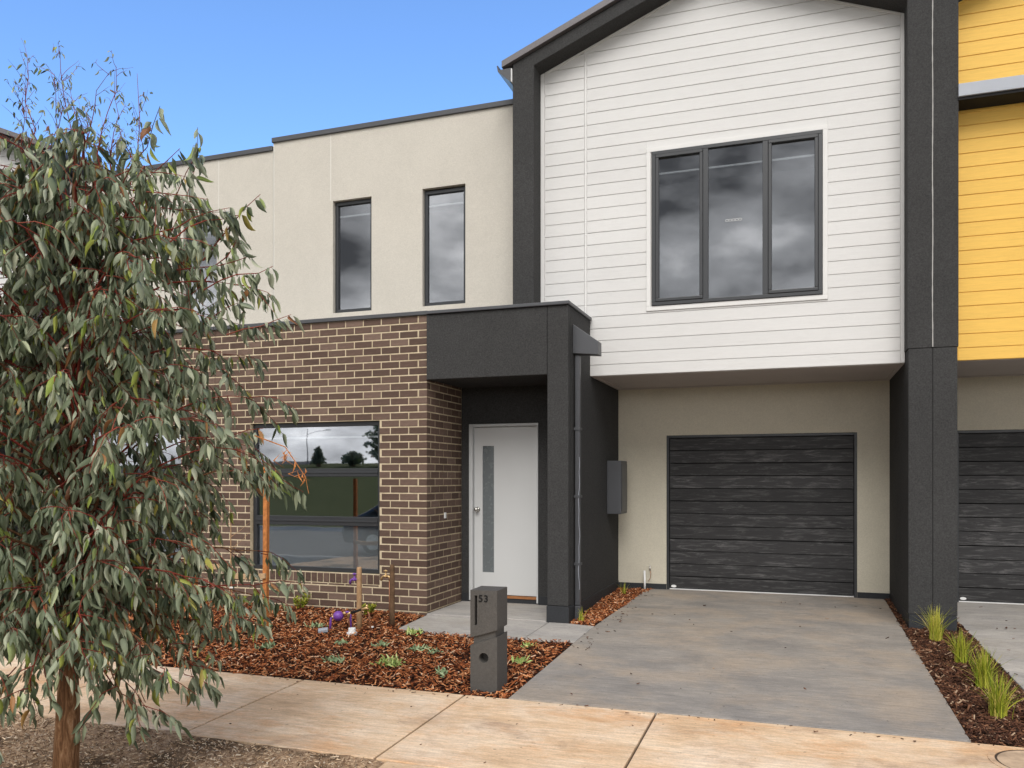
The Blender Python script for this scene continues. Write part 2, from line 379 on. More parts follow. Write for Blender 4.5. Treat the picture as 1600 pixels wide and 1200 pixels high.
# ------------------------------------------------------------------ ground model
def zg(y): return -.0217*(11.23-y)
def nz(x, y, s=1.0, o=0.0): return mnoise.noise(Vector((x*s+o, y*s-o, o)))
def grid(name, x0, x1, y0, y1, nx, ny, zf, mat, jit=None, parent=None, kind='structure', label=None):
    xs = np.linspace(x0, x1, nx+1); ys = np.linspace(y0, y1, ny+1)
    V = []
    for j, y in enumerate(ys):
        for i, x in enumerate(xs):
            X, Y = x, y
            if jit: X, Y = jit(x, y, i, j)
            V.append((X, Y, zf(X, Y)))
    Fc = [(j*(nx+1)+i, j*(nx+1)+i+1, (j+1)*(nx+1)+i+1, (j+1)*(nx+1)+i) for j in range(ny) for i in range(nx)]
    me = fastmesh(name, np.array(V), np.array(Fc), mat, True); o = link(name, me, None, parent)
    if kind: o['kind'] = kind
    if label: o['label'] = label
    return o
def sloped(mb, poly, thick=.12, dz=0.0):      # polygon slab following the ground fall
    n = len(poly); a = sum(poly[i][0]*poly[(i+1)%n][1]-poly[(i+1)%n][0]*poly[i][1] for i in range(n))
    if a < 0: poly = poly[::-1]
    return mb.add([(x,y,zg(y)+dz-thick) for x,y in poly]+[(x,y,zg(y)+dz) for x,y in poly],
        [tuple(range(n-1,-1,-1)), tuple(range(n,2*n))]+[(i,(i+1)%n,(i+1)%n+n,i+n) for i in range(n)])
tag(MB().box(-300, 300, -300, 300, -1.2, -.62).build('ground', GROUND), kind='structure')
# hill of the park across the road, the road and its kerbs (all mirrored by the windows)
def hz(x, y):
    t = min(max((-9.5-y)/40, 0), 1); return -.33 + 3.2*t*t*(3-2*t) + .3*nz(x, y, .06)*t
grid('hill', -150, 120, -140, -9.5, 60, 40, hz, HILL)
tag(MB().box(-150, 120, -8.6, 1.1, -.7, -.40).build('road', ASPHALT), kind='structure')
for yy in (-8.75, 1.12): tag(MB().box(-150, 120, yy, yy+.15, -.6, -.26).build('kerb', KERB, bevel=.03), kind='structure')
tag(MB().box(-150, 120, -9.6, -8.755, -.6, -.31).build('far_verge', HILL), kind='structure')
# verge
def vjit(x, y, i, j):
    if j == 60: return x, 4.30 + .035*nz(x, 0, 2.5, 3) + .02*nz(x, 0, 9, 5)
    return x, y
def vz(x, y):
    t = min(max((4.31-y)/.35, 0), 1)
    return zg(y) + .010 - .02*t + .028*nz(x, y, 1.1) + .012*nz(x, y, 6) + .006*nz(x, y, 20) - .012*(1-t)
def vjx(x, y, i, j):
    X, Y = vjit(x, y, i, j)
    if i == 170: X = -2.30 + .03*nz(0, y, 5, 2) + .09*max(0, (4.3-y))
    return X, Y
grid('verge', -9.5, -2.28, 1.27, 4.3, 170, 60, vz, DIRT, vjx)
# concrete footpath in slabs
fp = empty('footpath', (0, 5, zg(5)), kind='structure')
tb = MB(); sloped(tb, [(-14, 4.33), (9, 4.33), (9, 5.72), (-14, 5.72)], .2, -.022); tb.build('joint_base', GAP, fp)
jx = [-12.9, -11.4, -9.9, -8.4, -6.9, -5.35, -3.80, -2.385, -.945, 2.05, 3.5, 4.9, 6.4]
for a, b in zip(jx[:-1], jx[1:]):
    m_ = MB(); sk = .0
    sloped(m_, [(a+.008, 4.325), (b-.008, 4.325), (b-.008, 5.72), (a+.008, 5.72)], .10, random.uniform(-.001, .001))
    m_.build('slab', PATHC, fp, bevel=.006)
ap = empty('crossover', (0, 3, zg(3)), kind='structure')
tb = MB(); sloped(tb, [(-2.29, 1.3), (9, 1.3), (9, 4.318), (-2.29, 4.318)], .2, -.022); tb.build('joint_base', GAP, ap)
ax = [-2.30, -.90, 2.05, 3.4, 4.9, 6.4]
for a, b in zip(ax[:-1], ax[1:]):
    m_ = MB(); sloped(m_, [(a+.008, 1.3), (b-.008, 1.3), (b-.008, 4.311), (a+.008, 4.311)], .10, 0); m_.build('slab', PATHC, ap, bevel=.006)
# driveways and porch path
d_ = MB(); sloped(d_, [(-2.04, 5.728), (1.0, 5.728), (1.0, 11.3), (-1.97, 11.3), (-2.06, 8.55), (-2.06, 7.68)], .15, .004)
tag(d_.build('driveway', DRIVE, bevel=.006), kind='structure')
d_ = MB(); sloped(d_, [(1.60, 5.728), (4.9, 5.728), (4.9, 11.3), (1.60, 11.3)], .15, .004)
tag(d_.build('neighbour_driveway', PORCHC, bevel=.006), kind='structure')
pp = empty('porch_path', (-3, 8, zg(8)), kind='structure')
m_ = MB(); sloped(m_, [(-4.02, 7.80), (-3.9, 7.72), (-2.595, 7.70), (-2.595, 8.585), (-4.05, 8.585)], .12, 0); m_.build('slab', PORCHC, pp, bevel=.005)
m_ = MB(); sloped(m_, [(-2.587, 7.70), (-2.067, 7.68), (-2.067, 8.53), (-2.365, 8.585), (-2.587, 8.585)], .12, 0); m_.build('slab', PORCHC, pp, bevel=.005)
MB().box(-4.06, -2.62, 8.592, 9.75, -.2, -.045).build('slab', PORCHC, pp, bevel=.005)
# round pit cover set in the footpath
LIDM = plain('worn_brown_concrete', (.58, .42, .28), .85, .2, 0, .45, 11, .6, 30)
cx_, cy_ = 1.30, 5.44
mc = empty('pit_cover', (cx_, cy_, zg(cy_)), 'round concrete pit cover set in the footpath at the right edge of the picture', 'pit cover')
def ring(r0, r1, z0, z1, n=40):
    m = MB()
    for k in range(n):
        a, b = 2*math.pi*k/n, 2*math.pi*(k+1)/n
        P = [(cx_+r*math.cos(t), cy_+r*math.sin(t)) for t, r in ((a,r0),(a,r1),(b,r1),(b,r0))]
        m.add([(x,y,zg(y)+z1) for x,y in P]+[(x,y,zg(y)+z0) for x,y in P], [(0,1,2,3),(4,7,6,5),(1,5,6,2),(0,3,7,4)])
    return m
ring(0, .213, -.01, .002).build('lid', LIDM, mc); ring(.228, .262, -.01, .005).build('rim', PATHC, mc)
ring(.214, .227, -.01, .0015).build('seal', GAP, mc)
# ------------------------------------------------------------------ townhouses
YB, YC, YD, YW, YF, YG, YU = 8.62, 8.60, 9.65, 9.62, 9.35, 11.23, 9.85
def wall_holes(x0, x1, z0, z1, y0, y1, holes):
    xs = sorted({x0, x1, *[h[0] for h in holes], *[h[1] for h in holes]}); zs = sorted({z0, z1, *[h[2] for h in holes], *[h[3] for h in holes]})
    m = MB(); idx = {}
    def v(x, y, z):
        k = (x, y, z)
        if k not in idx: idx[k] = len(m.v); m.v.append(k)
        return idx[k]
    def solid(i, j):
        if i < 0 or j < 0 or i >= len(xs)-1 or j >= len(zs)-1: return False
        cx, cz = (xs[i]+xs[i+1])/2, (zs[j]+zs[j+1])/2
        return not any(h[0] < cx < h[1] and h[2] < cz < h[3] for h in holes)
    for i in range(len(xs)-1):
        for j in range(len(zs)-1):
            if not solid(i, j): continue
            a, b, c, d = xs[i], xs[i+1], zs[j], zs[j+1]
            m.f.append((v(a,y0,c), v(b,y0,c), v(b,y0,d), v(a,y0,d))); m.f.append((v(a,y1,c), v(a,y1,d), v(b,y1,d), v(b,y1,c)))
            if not solid(i-1, j): m.f.append((v(a,y0,c), v(a,y0,d), v(a,y1,d), v(a,y1,c)))
            if not solid(i+1, j): m.f.append((v(b,y0,c), v(b,y1,c), v(b,y1,d), v(b,y0,d)))
            if not solid(i, j-1): m.f.append((v(a,y0,c), v(a,y1,c), v(b,y1,c), v(b,y0,c)))
            if not solid(i, j+1): m.f.append((v(a,y0,d), v(b,y0,d), v(b,y1,d), v(a,y1,d)))
    return m
def frame_mb(x0, x1, z0, z1, y0, y1, t):
    m = MB()
    m.box(x0, x1, y0, y1, z0, z0+t).box(x0, x1, y0, y1, z1-t, z1).box(x0, x0+t, y0, y1, z0+t, z1-t).box(x1-t, x1, y0, y1, z0+t, z1-t)
    return m
GP, GE, GA = .39, 6.485, -.975          # gable slope, eave height, apex x
def clip_below(poly, x0, z0, s):      # keep z <= z0 + s*(x-x0)
    out = []
    for i in range(len(poly)):
        p, q = poly[i], poly[(i+1) % len(poly)]
        fp_, fq = p[1]-(z0+s*(p[0]-x0)), q[1]-(z0+s*(q[0]-x0))
        if fp_ <= 0: out.append(p)
        if (fp_ < 0 < fq) or (fq < 0 < fp_):
            t = fp_/(fp_-fq); out.append((p[0]+t*(q[0]-p[0]), p[1]+t*(q[1]-p[1])))
    return out
BRK = {}
def brick_mesh(l, h, d):
    k = (round(l, 3), round(h, 3), round(d, 3))
    if k not in BRK:
        c = .003; x, z = l/2, h/2
        V = [(-x, 0+c, -z), (x, c, -z), (x, c, z), (-x, c, z), (-x+c, 0, -z+c), (x-c, 0, -z+c), (x-c, 0, z-c), (-x+c, 0, z-c), (-x, d, -z), (x, d, -z), (x, d, z), (-x, d, z)]
        Fc = [(4,5,6,7), (0,1,5,4), (1,2,6,5), (2,3,7,6), (3,0,4,7), (0,3,11,8), (1,9,10,2), (0,8,9,1), (3,2,10,11)]
        me = bpy.data.meshes.new('brick'); me.from_pydata(V, [], Fc); me.materials.append(BRICK); BRK[k] = me
    return BRK[k]
def camd(x, y, z): return math.sqrt(x*x+y*y+(z-ZC)**2)
def bricks(wall, xf, single, hole, xl):
    """every brick: (x centre, y front, z centre, length, height, turn) turn 0 = front face, 1 = return face"""
    B = []; CH = .086; h = .0718; n0 = -27
    for k in range(n0, 14):
        z0 = 2.2 + k*CH; zc = z0 + .0072 + h/2
        odd = k % 2
        x = -4.07 if not odd else -4.07-.12
        while x > xl+.02:
            a, b = max(x-.227, xl), x
            segs = [(a, b)]
            if hole[2]-.15 < zc < hole[3]:
                segs = []
                if b > hole[1]: segs.append((max(a, hole[1]+.001), b))
                if a < hole[0]: segs.append((a, min(b, hole[0]-.001)))
            for p, q in segs:
                if q-p > .035: B.append(((p+q)/2, YB, zc, q-p, h, 0))
            x -= .240
        y = YB+.12 if not odd else YB
        while y < YD-.03:
            q = min(y+.227, YD-.003)
            if q-y > .035: B.append((-4.07, (y+q)/2, zc, q-y, h, 1))
            y += .240
    # header course under the window and the slivers that level it
    x = hole[1]-.002
    while x > hole[0]+.03:
        B.append((x-.037, YB-.004, .3155, .074, .108, 0)); x -= .0855
    x = hole[1]-.01
    while x > hole[0]+.1:
        B.append((x-.11, YB, .2395, .215, .017, 0)); x -= .232
    if single:
        def key(b):
            X = xf[0]+xf[1]*b[0]; hid = 2.2 if X < -6.0 else 1
            return hid*camd(X, b[1], b[2])/(math.sqrt(b[3]) if b[3] < .2 else .48)
        B.sort(key=key)
        for b in B[:298]:
            me = brick_mesh(b[3], b[4], .10)
            o = bpy.data.objects.new('brick', me); COL.objects.link(o); o.parent = wall; o.matrix_parent_inverse = Matrix.Translation(-ploc(wall))
            j = random.uniform(-.0012, .0012)
            if b[5] == 0: o.location = (xf[0]+xf[1]*b[0], b[1]+j, b[2])
            else: o.location = (xf[0]+xf[1]*(b[0]+j), b[1], b[2]); o.rotation_euler = (0, 0, math.pi/2*xf[1])
        B = B[298:]
    m = MB(); c = .0035
    for b in B:
        l, hh = b[3]/2, b[4]/2; d = .10; j = random.uniform(-.0012, .0012)
        V = [(-l, c, -hh), (l, c, -hh), (l, c, hh), (-l, c, hh), (-l+c, 0, -hh+c), (l-c, 0, -hh+c), (l-c, 0, hh-c), (-l+c, 0, hh-c), (-l, d, -hh), (l, d, -hh), (l, d, hh), (-l, d, hh)]
        if b[5] == 0: V = [(b[0]+p[0], b[1]+p[1]+j, b[2]+p[2]) for p in V]
        else: V = [(b[0]-p[1]+j, b[1]+p[0], b[2]+p[2]) for p in V]
        m.add(V, [(4,5,6,7), (0,1,5,4), (1,2,6,5), (2,3,7,6), (3,0,4,7), (0,3,11,8), (1,9,10,2), (0,8,9,1), (3,2,10,11)])
    o = m.build('bricks', BRICKJ, wall, xf); o['kind'] = 'stuff'
def window(H, xf, x0, x1, z0, z1, y, t=.045, rail=.2, mull=(), trans=(), sash=(), film=None):
    """frame > panes; y = front of frame"""
    fr = frame_mb(x0, x1, z0, z1, y, y+.07, t)
    for mx in mull: fr.box(mx-.03, mx+.03, y+.001, y+.069, z0+t, z1-t)
    for a, b in trans: fr.box(x0+t, x1-t, y-.004, y+.066, a, b).box(x0+t, x1-t, y-.012, y-.0045, (a+b)/2-.012, (a+b)/2+.012)
    f = fr.build('window', FRAME, H, xf, bevel=.004)
    edges = [x0+t, *[q for mx in mull for q in (mx-.03, mx+.03)], x1-t]
    zed = [z0+t, *[q for a, b in trans[::-1] for q in (a, b)], z1-t]
    for i in range(0, len(edges), 2):
        for j in range(0, len(zed), 2):
            a, b, c, d = edges[i], edges[i+1], zed[j], zed[j+1]
            if i//2 in sash:
                frame_mb(a+.001, b-.001, c+.001, d-.001, y-.008, y+.05, .038).build('sash', FRAME, f, xf, bevel=.006)
                a += .038; b -= .038; c += .038; d -= .038
            MB().box(a+.001, b-.001, y+.030, y+.036, c+.001, d-.001).build('pane', GLASS, f, xf)
    if rail: MB().box(x0+t, x1-t, y+.045, y+.060, z1-t-rail-.022, z1-t-rail).build('blind_rail', BLIND, f, xf, bevel=.003)
    if film: MB().box(x0+t+.01, x1-t-.01, y+.050, y+.053, film[0], film[1]).build('screen', FILM, f, xf)
    return f
def rake(x0, z0, x1, z1, t): # quad strip in xz below the line
    return [(x0, z0), (x1, z1), (x1, z1-t), (x0, z0-t)]
def townhouse(xf, label, boards, trim, single, drop=0.0, door_dx=0.0, hood=False, group=None):
    b0 = xf[0]+xf[1]*(-2.9)
    H = empty('townhouse', (b0, YG, 0), label, 'house'); YB_ = YW+.009
    XL = -7.045 + (.0015)
    def P(m, name, mat, par=H, bevel=0): return m.build(name, mat, par, xf, bevel=bevel)
    # upper rendered wall and its coping
    zt = 6.265-drop
    up = P(wall_holes(XL, -3.26, 3.46, zt, YU, YU+.2, [(-6.075, -5.475, 3.79, 5.335), (-4.715, -4.10, 3.79, 5.345)]), 'rendered_wall', BEIGE)
    P(MB().box(XL-.012 if not drop else XL, -3.28, YU-.03, YU+.24, zt, zt+.068), 'parapet_cap', METAL, up, .006)
    for jx_ in ((-6.11, ) if single else (-6.11,)):
        P(MB().box(jx_-.006, jx_+.006, YU-.0015, YU+.002, 5.345, zt-.005), 'control_joint', JOINT, up)
    if single: P(MB().box(XL+.002, XL+.016, YU-.0018, YU+.002, 3.48, zt-.005), 'control_joint', JOINT, up)
    for a, b in ((-6.075, -5.475), (-4.715, -4.10)):
        window(H, xf, a+.004, b-.004, 3.80, 5.325, YU+.055, .045, .13)
    # body: side, back, floors, flat roof
    sh = MB().box(XL, 1.27, 17.8, 18, 0, 6.1).box(XL, XL+.12, YU+.201, 17.8, -.3, 6.1-drop).box(1.15, 1.27, YG+.2, 17.8, -.3, 6.3)
    sh.box(XL+.12, 1.15, YU+.201, 17.8, 2.95, 3.20).box(XL, -3.3, YU+.24, 18, 5.75, 5.9)
    sh.box(XL+.12, -4.4, 8.85, YU+.2, 3.20, 3.30).box(-3.35, -3.2, YU+.25, 17.8, 3.2, 6.3)
    sh.box(XL, XL+.12, 8.81, YU+.2, -.3, 3.38)
    P(sh, 'side_wall', PLASTER)
    P(MB().box(XL+.12, 1.15, YU+.21, 17.8, 3.20, 3.23).box(XL+.12, -4.3, 8.85, 17.8, -.05, .02), 'floor', CARPET)
    P(MB().box(-4.38, -4.30, 8.85, 17.8, .02, 2.95), 'inner_wall', PLASTER)
    P(MB().box(XL+.12, 1.15, YU+.205, 17.8, 5.60, 5.66), 'ceiling', PLASTER)
    P(MB().box(XL+.12, 1.15, YU+1.6, YU+1.7, 3.24, 5.59), 'inner_wall', PLASTER)
    # brick wall
    hole = (-6.51, -4.685, .375, 2.2)
    bw = P(wall_holes(XL, -4.0742, -.25, 3.40, YB+.0042, YB+.17, [hole]), 'brick_wall', MORTAR)
    P(MB().box(-4.24, -4.0742, YB+.171, YD+.1, -.25, 3.40), 'mortar', MORTAR, bw)
    bricks(bw, xf, single, hole, XL)
    for k, xs_ in ((1+3, (-6.0, -5.04)), (-25, (-6.1, -5.3, -4.5))):
        for x in xs_:
            P(MB().box(x-.004, x+.004, YB+.0005, YB+.02, 2.2+k*.086+.008, 2.2+(k+1)*.086-.006), 'weep_hole', BLACK, bw)
    P(MB().box(XL, -4.05, YB-.028, YB+.26, 3.402, 3.449), 'coping', METAL, bw, .006)
    window(H, xf, hole[0]+.004, hole[1]-.004, hole[2]+.004, hole[3]-.004, YB+.06, .05, .12, (), ((1.535, 1.635), (.94, 1.05)), (), (.42, .94))
    # porch: beam, column, ceiling, door
    P(MB().box(-4.0665, -2.614, YC, YC+.2, 2.652, 3.400), 'porch_beam', DARK, bevel=.008)
    co = P(MB().box(-2.611, -2.372, YC, YC+.10, .123, 3.400), 'porch_column', DARK, bevel=.008)
    P(MB().box(-2.619, -2.364, YC-.008, YC+.12, -.2, .120), 'plinth', DARKP, co, .006)
    P(MB().xy([(-4.048, YC-.03), (-2.355, YC-.03), (-2.355, YW-.02), (-2.62, YW-.02), (-2.62, YC+.2), (-4.048, YC+.2)], 3.403, 3.441), 'porch_cap', METAL, bevel=.006)
    P(MB().box(-4.06, -2.575, YC+.205, YD+.15, 2.66, 2.72), 'porch_ceiling', DARK)
    P(MB().box(-4.3, -2.6, YC+.205, YU-.003, 3.25, 3.33), 'porch_roof', METAL)
    sw = P(MB().add([(-2.575,YC+.101,.115),(-2.375,YC+.101,.115),(-2.375,YG,.115),(-2.575,YG,.115)], []).box(-2.575, -2.378, YC+.121, YG+.1, .105, 2.735), 'garage_side_wall', DARK)
    P(MB().box(-2.575, -2.3785, YC+.121, YW-.015, 2.7355, 3.40), 'upper_side_wall', DARK, sw)
    P(MB().box(-2.58, -2.370, YC+.122, YG-.006, -.2, .103), 'plinth', DARKP, sw, .005)
    dh = (-3.965, -3.045, -.3, 2.2)
    P(wall_holes(-4.07, -2.576, -.25, 2.66, YD, YD+.14, [dh]), 'door_wall', DARK)
    dr = P(MB().box(dh[0], dh[0]+.05, YD-.012, YD+.12, -.03, 2.2).box(dh[1]-.022, dh[1], YD-.012, YD+.12, -.03, 2.2).box(dh[0]+.05, dh[1]-.022, YD-.012, YD+.12, 2.165, 2.2), 'front_door', DOORF, bevel=.006)
    lf = P(wall_holes(dh[0]+.053, dh[1]-.025, .05, 2.16, YD+.045, YD+.085, [(-3.80, -3.645, .325, 1.925)]), 'door_leaf', DOORM, dr)
    P(MB().box(-3.80, -3.645, YD+.060, YD+.070, .325, 1.925), 'glass_strip', FROST, dr)
    P(MB().box(dh[0]+.053, dh[1]-.025, YD+.02, YD+.12, .012, .042), 'door_sill', TIMBER_SILL, dr)
    P(MB().box(dh[0]+.05, dh[1]-.022, YD+.03, YD+.12, -.2, .010), 'sub_sill', DARKP, dr)
    k = MB(); k.sm = True
    k.tube([(-3.865,YD+.045,1.12),(-3.865,YD+.038,1.12)], .033, 20).tube([(-3.865,YD+.038,1.12),(-3.865,YD+.005,1.12)], .012, 12).ball((-3.865,YD-.012,1.12), .028, 16, 10)
    P(k, 'door_knob', STEEL, dr)
    P(MB().box(-3.98, -3.93, YD-.004, YD, .0, .0001).box(-4.068, -3.97, YD-.010, YD-.001, -.2, .06).box(-3.04, -2.58, YD-.010, YD-.001, -.2, .06), 'door_wall_base', DARKP)
    P(MB().box(-4.0695, -4.060, 9.10, 9.155, 1.03, 1.10), 'doorbell', WPLAST, bevel=.003)
    # rain head, downpipe, meter box
    r = MB(); r.xz([(-2.376, 2.90), (-2.09, 2.875), (-2.09, 3.02), (-2.376, 3.225)], 8.80, 8.97)
    rh = P(r, 'rain_head', METAL, bevel=.004)
    d = MB(); d.box(-2.362, -2.305, 8.83, 8.90, .10, 2.88)
    dp = P(d, 'downpipe', METAL, bevel=.01)
    P(MB().box(-2.362, -2.300, 8.825, 8.905, -.15, .098), 'shoe', METAL, dp, .006)
    for z in (2.05, .55, 1.3): P(MB().box(-2.37, -2.296, 8.822, 8.908, z, z+.028), 'bracket', METAL, dp)
    P(MB().box(-2.3775, -2.372, 8.965, 9.005, 2.62, 2.89), 'offcut', GREYBEAM, rh)
    pts = [(-2.312+.005*math.sin(z*9)+.004*math.sin(z*23), 8.829, z) for z in np.linspace(.28, 1.75, 26)]
    P(MB().tube(pts, .003, 5), 'sealant_bead', GREYBEAM, sw)
    mb_ = P(MB().box(-2.377, -2.19, 10.50, 10.90, 1.05, 1.745), 'meter_box', METAL, bevel=.008)
    P(MB().box(-2.1885, -2.182, 10.53, 10.87, 1.09, 1.705), 'box_door', METAL, mb_, .004)
    # weatherboard gable wall
    hw = (-1.643, .24, 3.52, 5.345)
    holes = [] if hood else [hw]
    ww = P(wall_holes(-3.0, 1.052, 2.76, GE-.02, YW+.0095, YW+.16, holes), 'weatherboard_wall', trim)
    P(MB().xz([(-3.0, GE-.0195), (1.052, GE-.0195), (GA, GE+(GA+3.003)*GP-.01)], YW+.0095, YW+.16), 'gable_backing', trim, ww)
    PI_, z, casing = .1445, 2.745, (-1.702, .287, 3.476, 5.389)
    k = 0
    while z < 7.3:
        zn = z+(.132 if k == 0 else PI_); zt_ = zn-.0075
        for (a, b) in ((-2.949, -2.453), (-2.421, 1.007)):
            pcs = [[(a, z), (b, z), (b, zt_), (a, zt_)]]
            if not hood and b > 0 and zt_ > casing[2] and z < casing[3]:
                pcs = [[(a, z), (casing[0], z), (casing[0], zt_), (a, zt_)], [(casing[1], z), (b, z), (b, zt_), (casing[1], zt_)]]
                if z < casing[2]-.01: pcs.append([(casing[0], z), (casing[1], z), (casing[1], casing[2]), (casing[0], casing[2])])
                if zt_ > casing[3]+.01: pcs.append([(casing[0], casing[3]), (casing[1], casing[3]), (casing[1], zt_), (casing[0], zt_)])
            if hood and b > 0 and not (zt_ < 5.33 or z > 5.52): continue
            for pc in pcs:
                pc = clip_below(pc, -3.003, GE-.045, GP); pc = clip_below(pc, 1.052, GE-.045, -GP) if pc else pc
                if len(pc) > 2 and max(p[0] for p in pc)-min(p[0] for p in pc) > .03 and max(p[1] for p in pc)-min(p[1] for p in pc) > .01:
                    P(MB().xz(pc, YW+random.uniform(-.0008,.0008), YW+.017), 'weatherboard', boards, ww, .0025)
        z = zn; k += 1
    P(MB().box(-3.003, -2.955, YW-.010, YW+.017, 2.745, GE), 'corner_trim', trim, ww, .003)
    P(MB().box(1.010, 1.052, YW-.010, YW+.017, 2.745, GE), 'corner_trim', trim, ww, .003)
    P(MB().xz(clip_below([(-2.450, 2.745), (-2.424, 2.745), (-2.424, 7), (-2.450, 7)], -3.003, GE-.045, GP), YW-.002, YW+.017), 'joint_trim', trim, ww, .003)
    ax_ = GE+(GA+3.003)*GP
    P(MB().xz([(-2.95, GE+.0207-.001), (GA, ax_), (GA, ax_-.05), (-2.95, GE+.0207-.05)], YW-.010, YW+.017), 'rake_trim', trim, ww, .003)
    P(MB().xz([(1.009, GE+.0168-.001), (GA, ax_-.001), (GA, ax_-.051), (1.009, GE+.0168-.05)], YW-.010, YW+.017), 'rake_trim', trim, ww, .003)
    P(MB().box(-2.95, 1.008, YW+.0175, YW+.03, 2.742, 2.76), 'starter_strip', trim, ww)
    if not hood:
        P(frame_mb(casing[0], casing[1], casing[2], casing[3], YW-.016, YW+.017, .052), 'window_casing', trim, ww, .003)
        wn = window(H, xf, hw[0]+.008, hw[1]-.008, hw[2]+.012, hw[3]-.012, YW-.03, .042, .20, (-1.02, -.366), (), (0, 2))
        if single:
            st = MB()
            for q in range(5):
                c = (-.784+q*.036, YW-.0015, 4.448); pts = [(c[0]+.018*math.cos(t), c[1], c[2]+.0125*math.sin(t)*(1 if abs(math.cos(t)) < .9 else .6)) for t in np.linspace(0, 2*math.pi, 13)]
                st.tube(pts, .0022, 4, False)
            P(st, 'sticker', WPLAST, wn)
    else:
        P(MB().box(-3.0, 1.052, YW-.30, YW-.02, 5.375, 5.505), 'hood', GREYBEAM, bevel=.006)
        P(MB().box(-3.0, 1.052, YW-.28, YW+.017, 5.345, 5.372), 'hood_soffit', DARKU)  # separate near-black sheet forming the underside of the grey hood
        P(MB().box(-3.0, 1.052, YW-.006, YW+.017, 5.315, 5.344), 'hood_trim', trim)
    # soffit over the garage recess
    so = P(MB().box(-2.374, 1.052, YW+.165, YG-.002, 2.752, 2.80), 'soffit', SOFFIT)
    P(MB().box(-2.374, -2.33, YW+.165, YG-.045, 2.738, 2.751).box(1.008, 1.052, YW+.165, YG-.045, 2.738, 2.751).box(-2.374, 1.052, YG-.044, YG-.002, 2.738, 2.751).box(-2.374, 1.052, YW+.032, YW+.164, 2.738, 2.7515), 'soffit_trim', SOFFIT, so)
    # charcoal portal frame
    fi, fo = 6.459, 6.52
    ai, ao = fi+(GA+3.007)*GP, fo+(GA+3.275)*GP
    fr = P(MB().xz([(-3.275, 3.443), (-3.007, 3.443), (-3.007, fi), (GA+.02, ai), (1.046, fi), (1.046, 2.853), (1.281, 2.853), (1.281, fo+.02), (GA+.02, ao), (-3.275, fo)], YF, YU+.02), 'portal_frame', DARK, bevel=.006)
    P(MB().box(1.056, 1.281, YF+.001, YG+.15, .113, 2.849), 'frame_leg', DARK, fr, .006)
    P(MB().box(1.060, 1.279, YF-.004, YG-.01, -.2, .110), 'plinth', DARKP, fr, .005)
    # white wavy joint line between the two houses, only above the beam line
    if single:
        m = MB(); zs_ = np.linspace(2.86, 6.56, 70); V = []
        for z_ in zs_:
            o_ = .0015*math.sin(z_*5)+.0012*nz(z_, 1, 9); ww_ = .0040+.0008*math.sin(z_*37)+.0014*random.random()
            V += [(1.281+o_-ww_, YF-.003, z_), (1.281+o_+ww_, YF-.003, z_)]
        m.add(V, [(2*i, 2*i+1, 2*i+3, 2*i+2) for i in range(len(zs_)-1)]); P(m, 'sealant_line', LINEM, fr)
    # roof, barge and gutter
    rf = P(MB().xz([(-3.40, fo-.045), (GA, ao+.01), (GA, ao+.09), (-3.40, fo+.035)], YF-.05, 18).xz([(1.281, fo+.03), (GA, ao+.01), (GA, ao+.09), (1.281, fo+.115)], YF-.0495, 18), 'roof', BARGE, bevel=.004)
    g = MB().xz([(-3.47, 6.515), (-3.455, 6.515), (-3.44, 6.46), (-3.29, 6.46), (-3.29, 6.30), (-3.30, 6.30), (-3.455, 6.44)], YF-.03, 17.9)
    P(g, 'gutter', METAL, rf); P(MB().box(-3.30, -3.279, YF-.02, YF+.3, 6.30, 6.46), 'gutter_bracket', WPLAST, rf)
    # garage wall and door
    gx0, gx1 = -1.715+door_dx, .682+door_dx
    gw = P(wall_holes(-2.3775, 1.0555, .078, 2.752, YG, YG+.15, [(gx0, gx1, -.1, 2.098)]), 'garage_wall', BEIGE_G)
    P(MB().box(-2.37, gx0-.001, YG-.007, YG+.1, -.15, .077), 'plinth', DARKP, gw)
    P(MB().box(gx1+.001, 1.0555, YG-.007, YG+.1, -.15, .077), 'plinth', DARKP, gw)
    fr = MB().box(gx0, gx0+.034, YG+.004, YG+.14, -.02, 2.098).box(gx1-.034, gx1, YG+.004, YG+.14, -.02, 2.098).box(gx0+.034, gx1-.034, YG+.004, YG+.14, 2.064, 2.098)
    gd = P(fr, 'garage_door', FRAME, bevel=.003)
    P(MB().box(gx0+.03, gx1-.03, YG+.085, YG+.13, 0, 2.064), 'backing', BLACK, gd)
    ph = 2.052/12
    for q in range(12):
        o = P(MB().box(gx0+.036, gx1-.036, YG+.066, YG+.084, .016+q*ph, .016+(q+1)*ph-(.012 if q % 3 == 0 else .008)), 'panel', PLANK, gd, .003)
    P(MB().box(gx0+.036, gx1-.036, YG+.045, YG+.08, 0.0, .014), 'bottom_seal', WPLAST, gd)
    bx = gx0+.09 if xf[1] > 0 else gx1-.09
    e_ = [(bx+.035*math.cos(t), .045+.018*math.sin(t)) for t in np.linspace(0, 2*math.pi, 20)[:-1]]
    P(MB().xz(e_, YG+.060, YG+.0655), 'badge', WPLAST, gd)
    return H
H0 = townhouse((0, 1), 'townhouse with white weatherboard gable, brown brick ground floor and charcoal porch', WHITE, WTRIM, True)
H1 = townhouse((2.5645, -1), 'townhouse with bright yellow weatherboards on the right, behind the charcoal pillar', YELLOW, YTRIM, False, door_dx=.09, hood=True)
H2 = townhouse((-14.092, -1), 'townhouse on the left mostly hidden behind the leafy gum tree', WHITE, WTRIM, False, drop=.11)
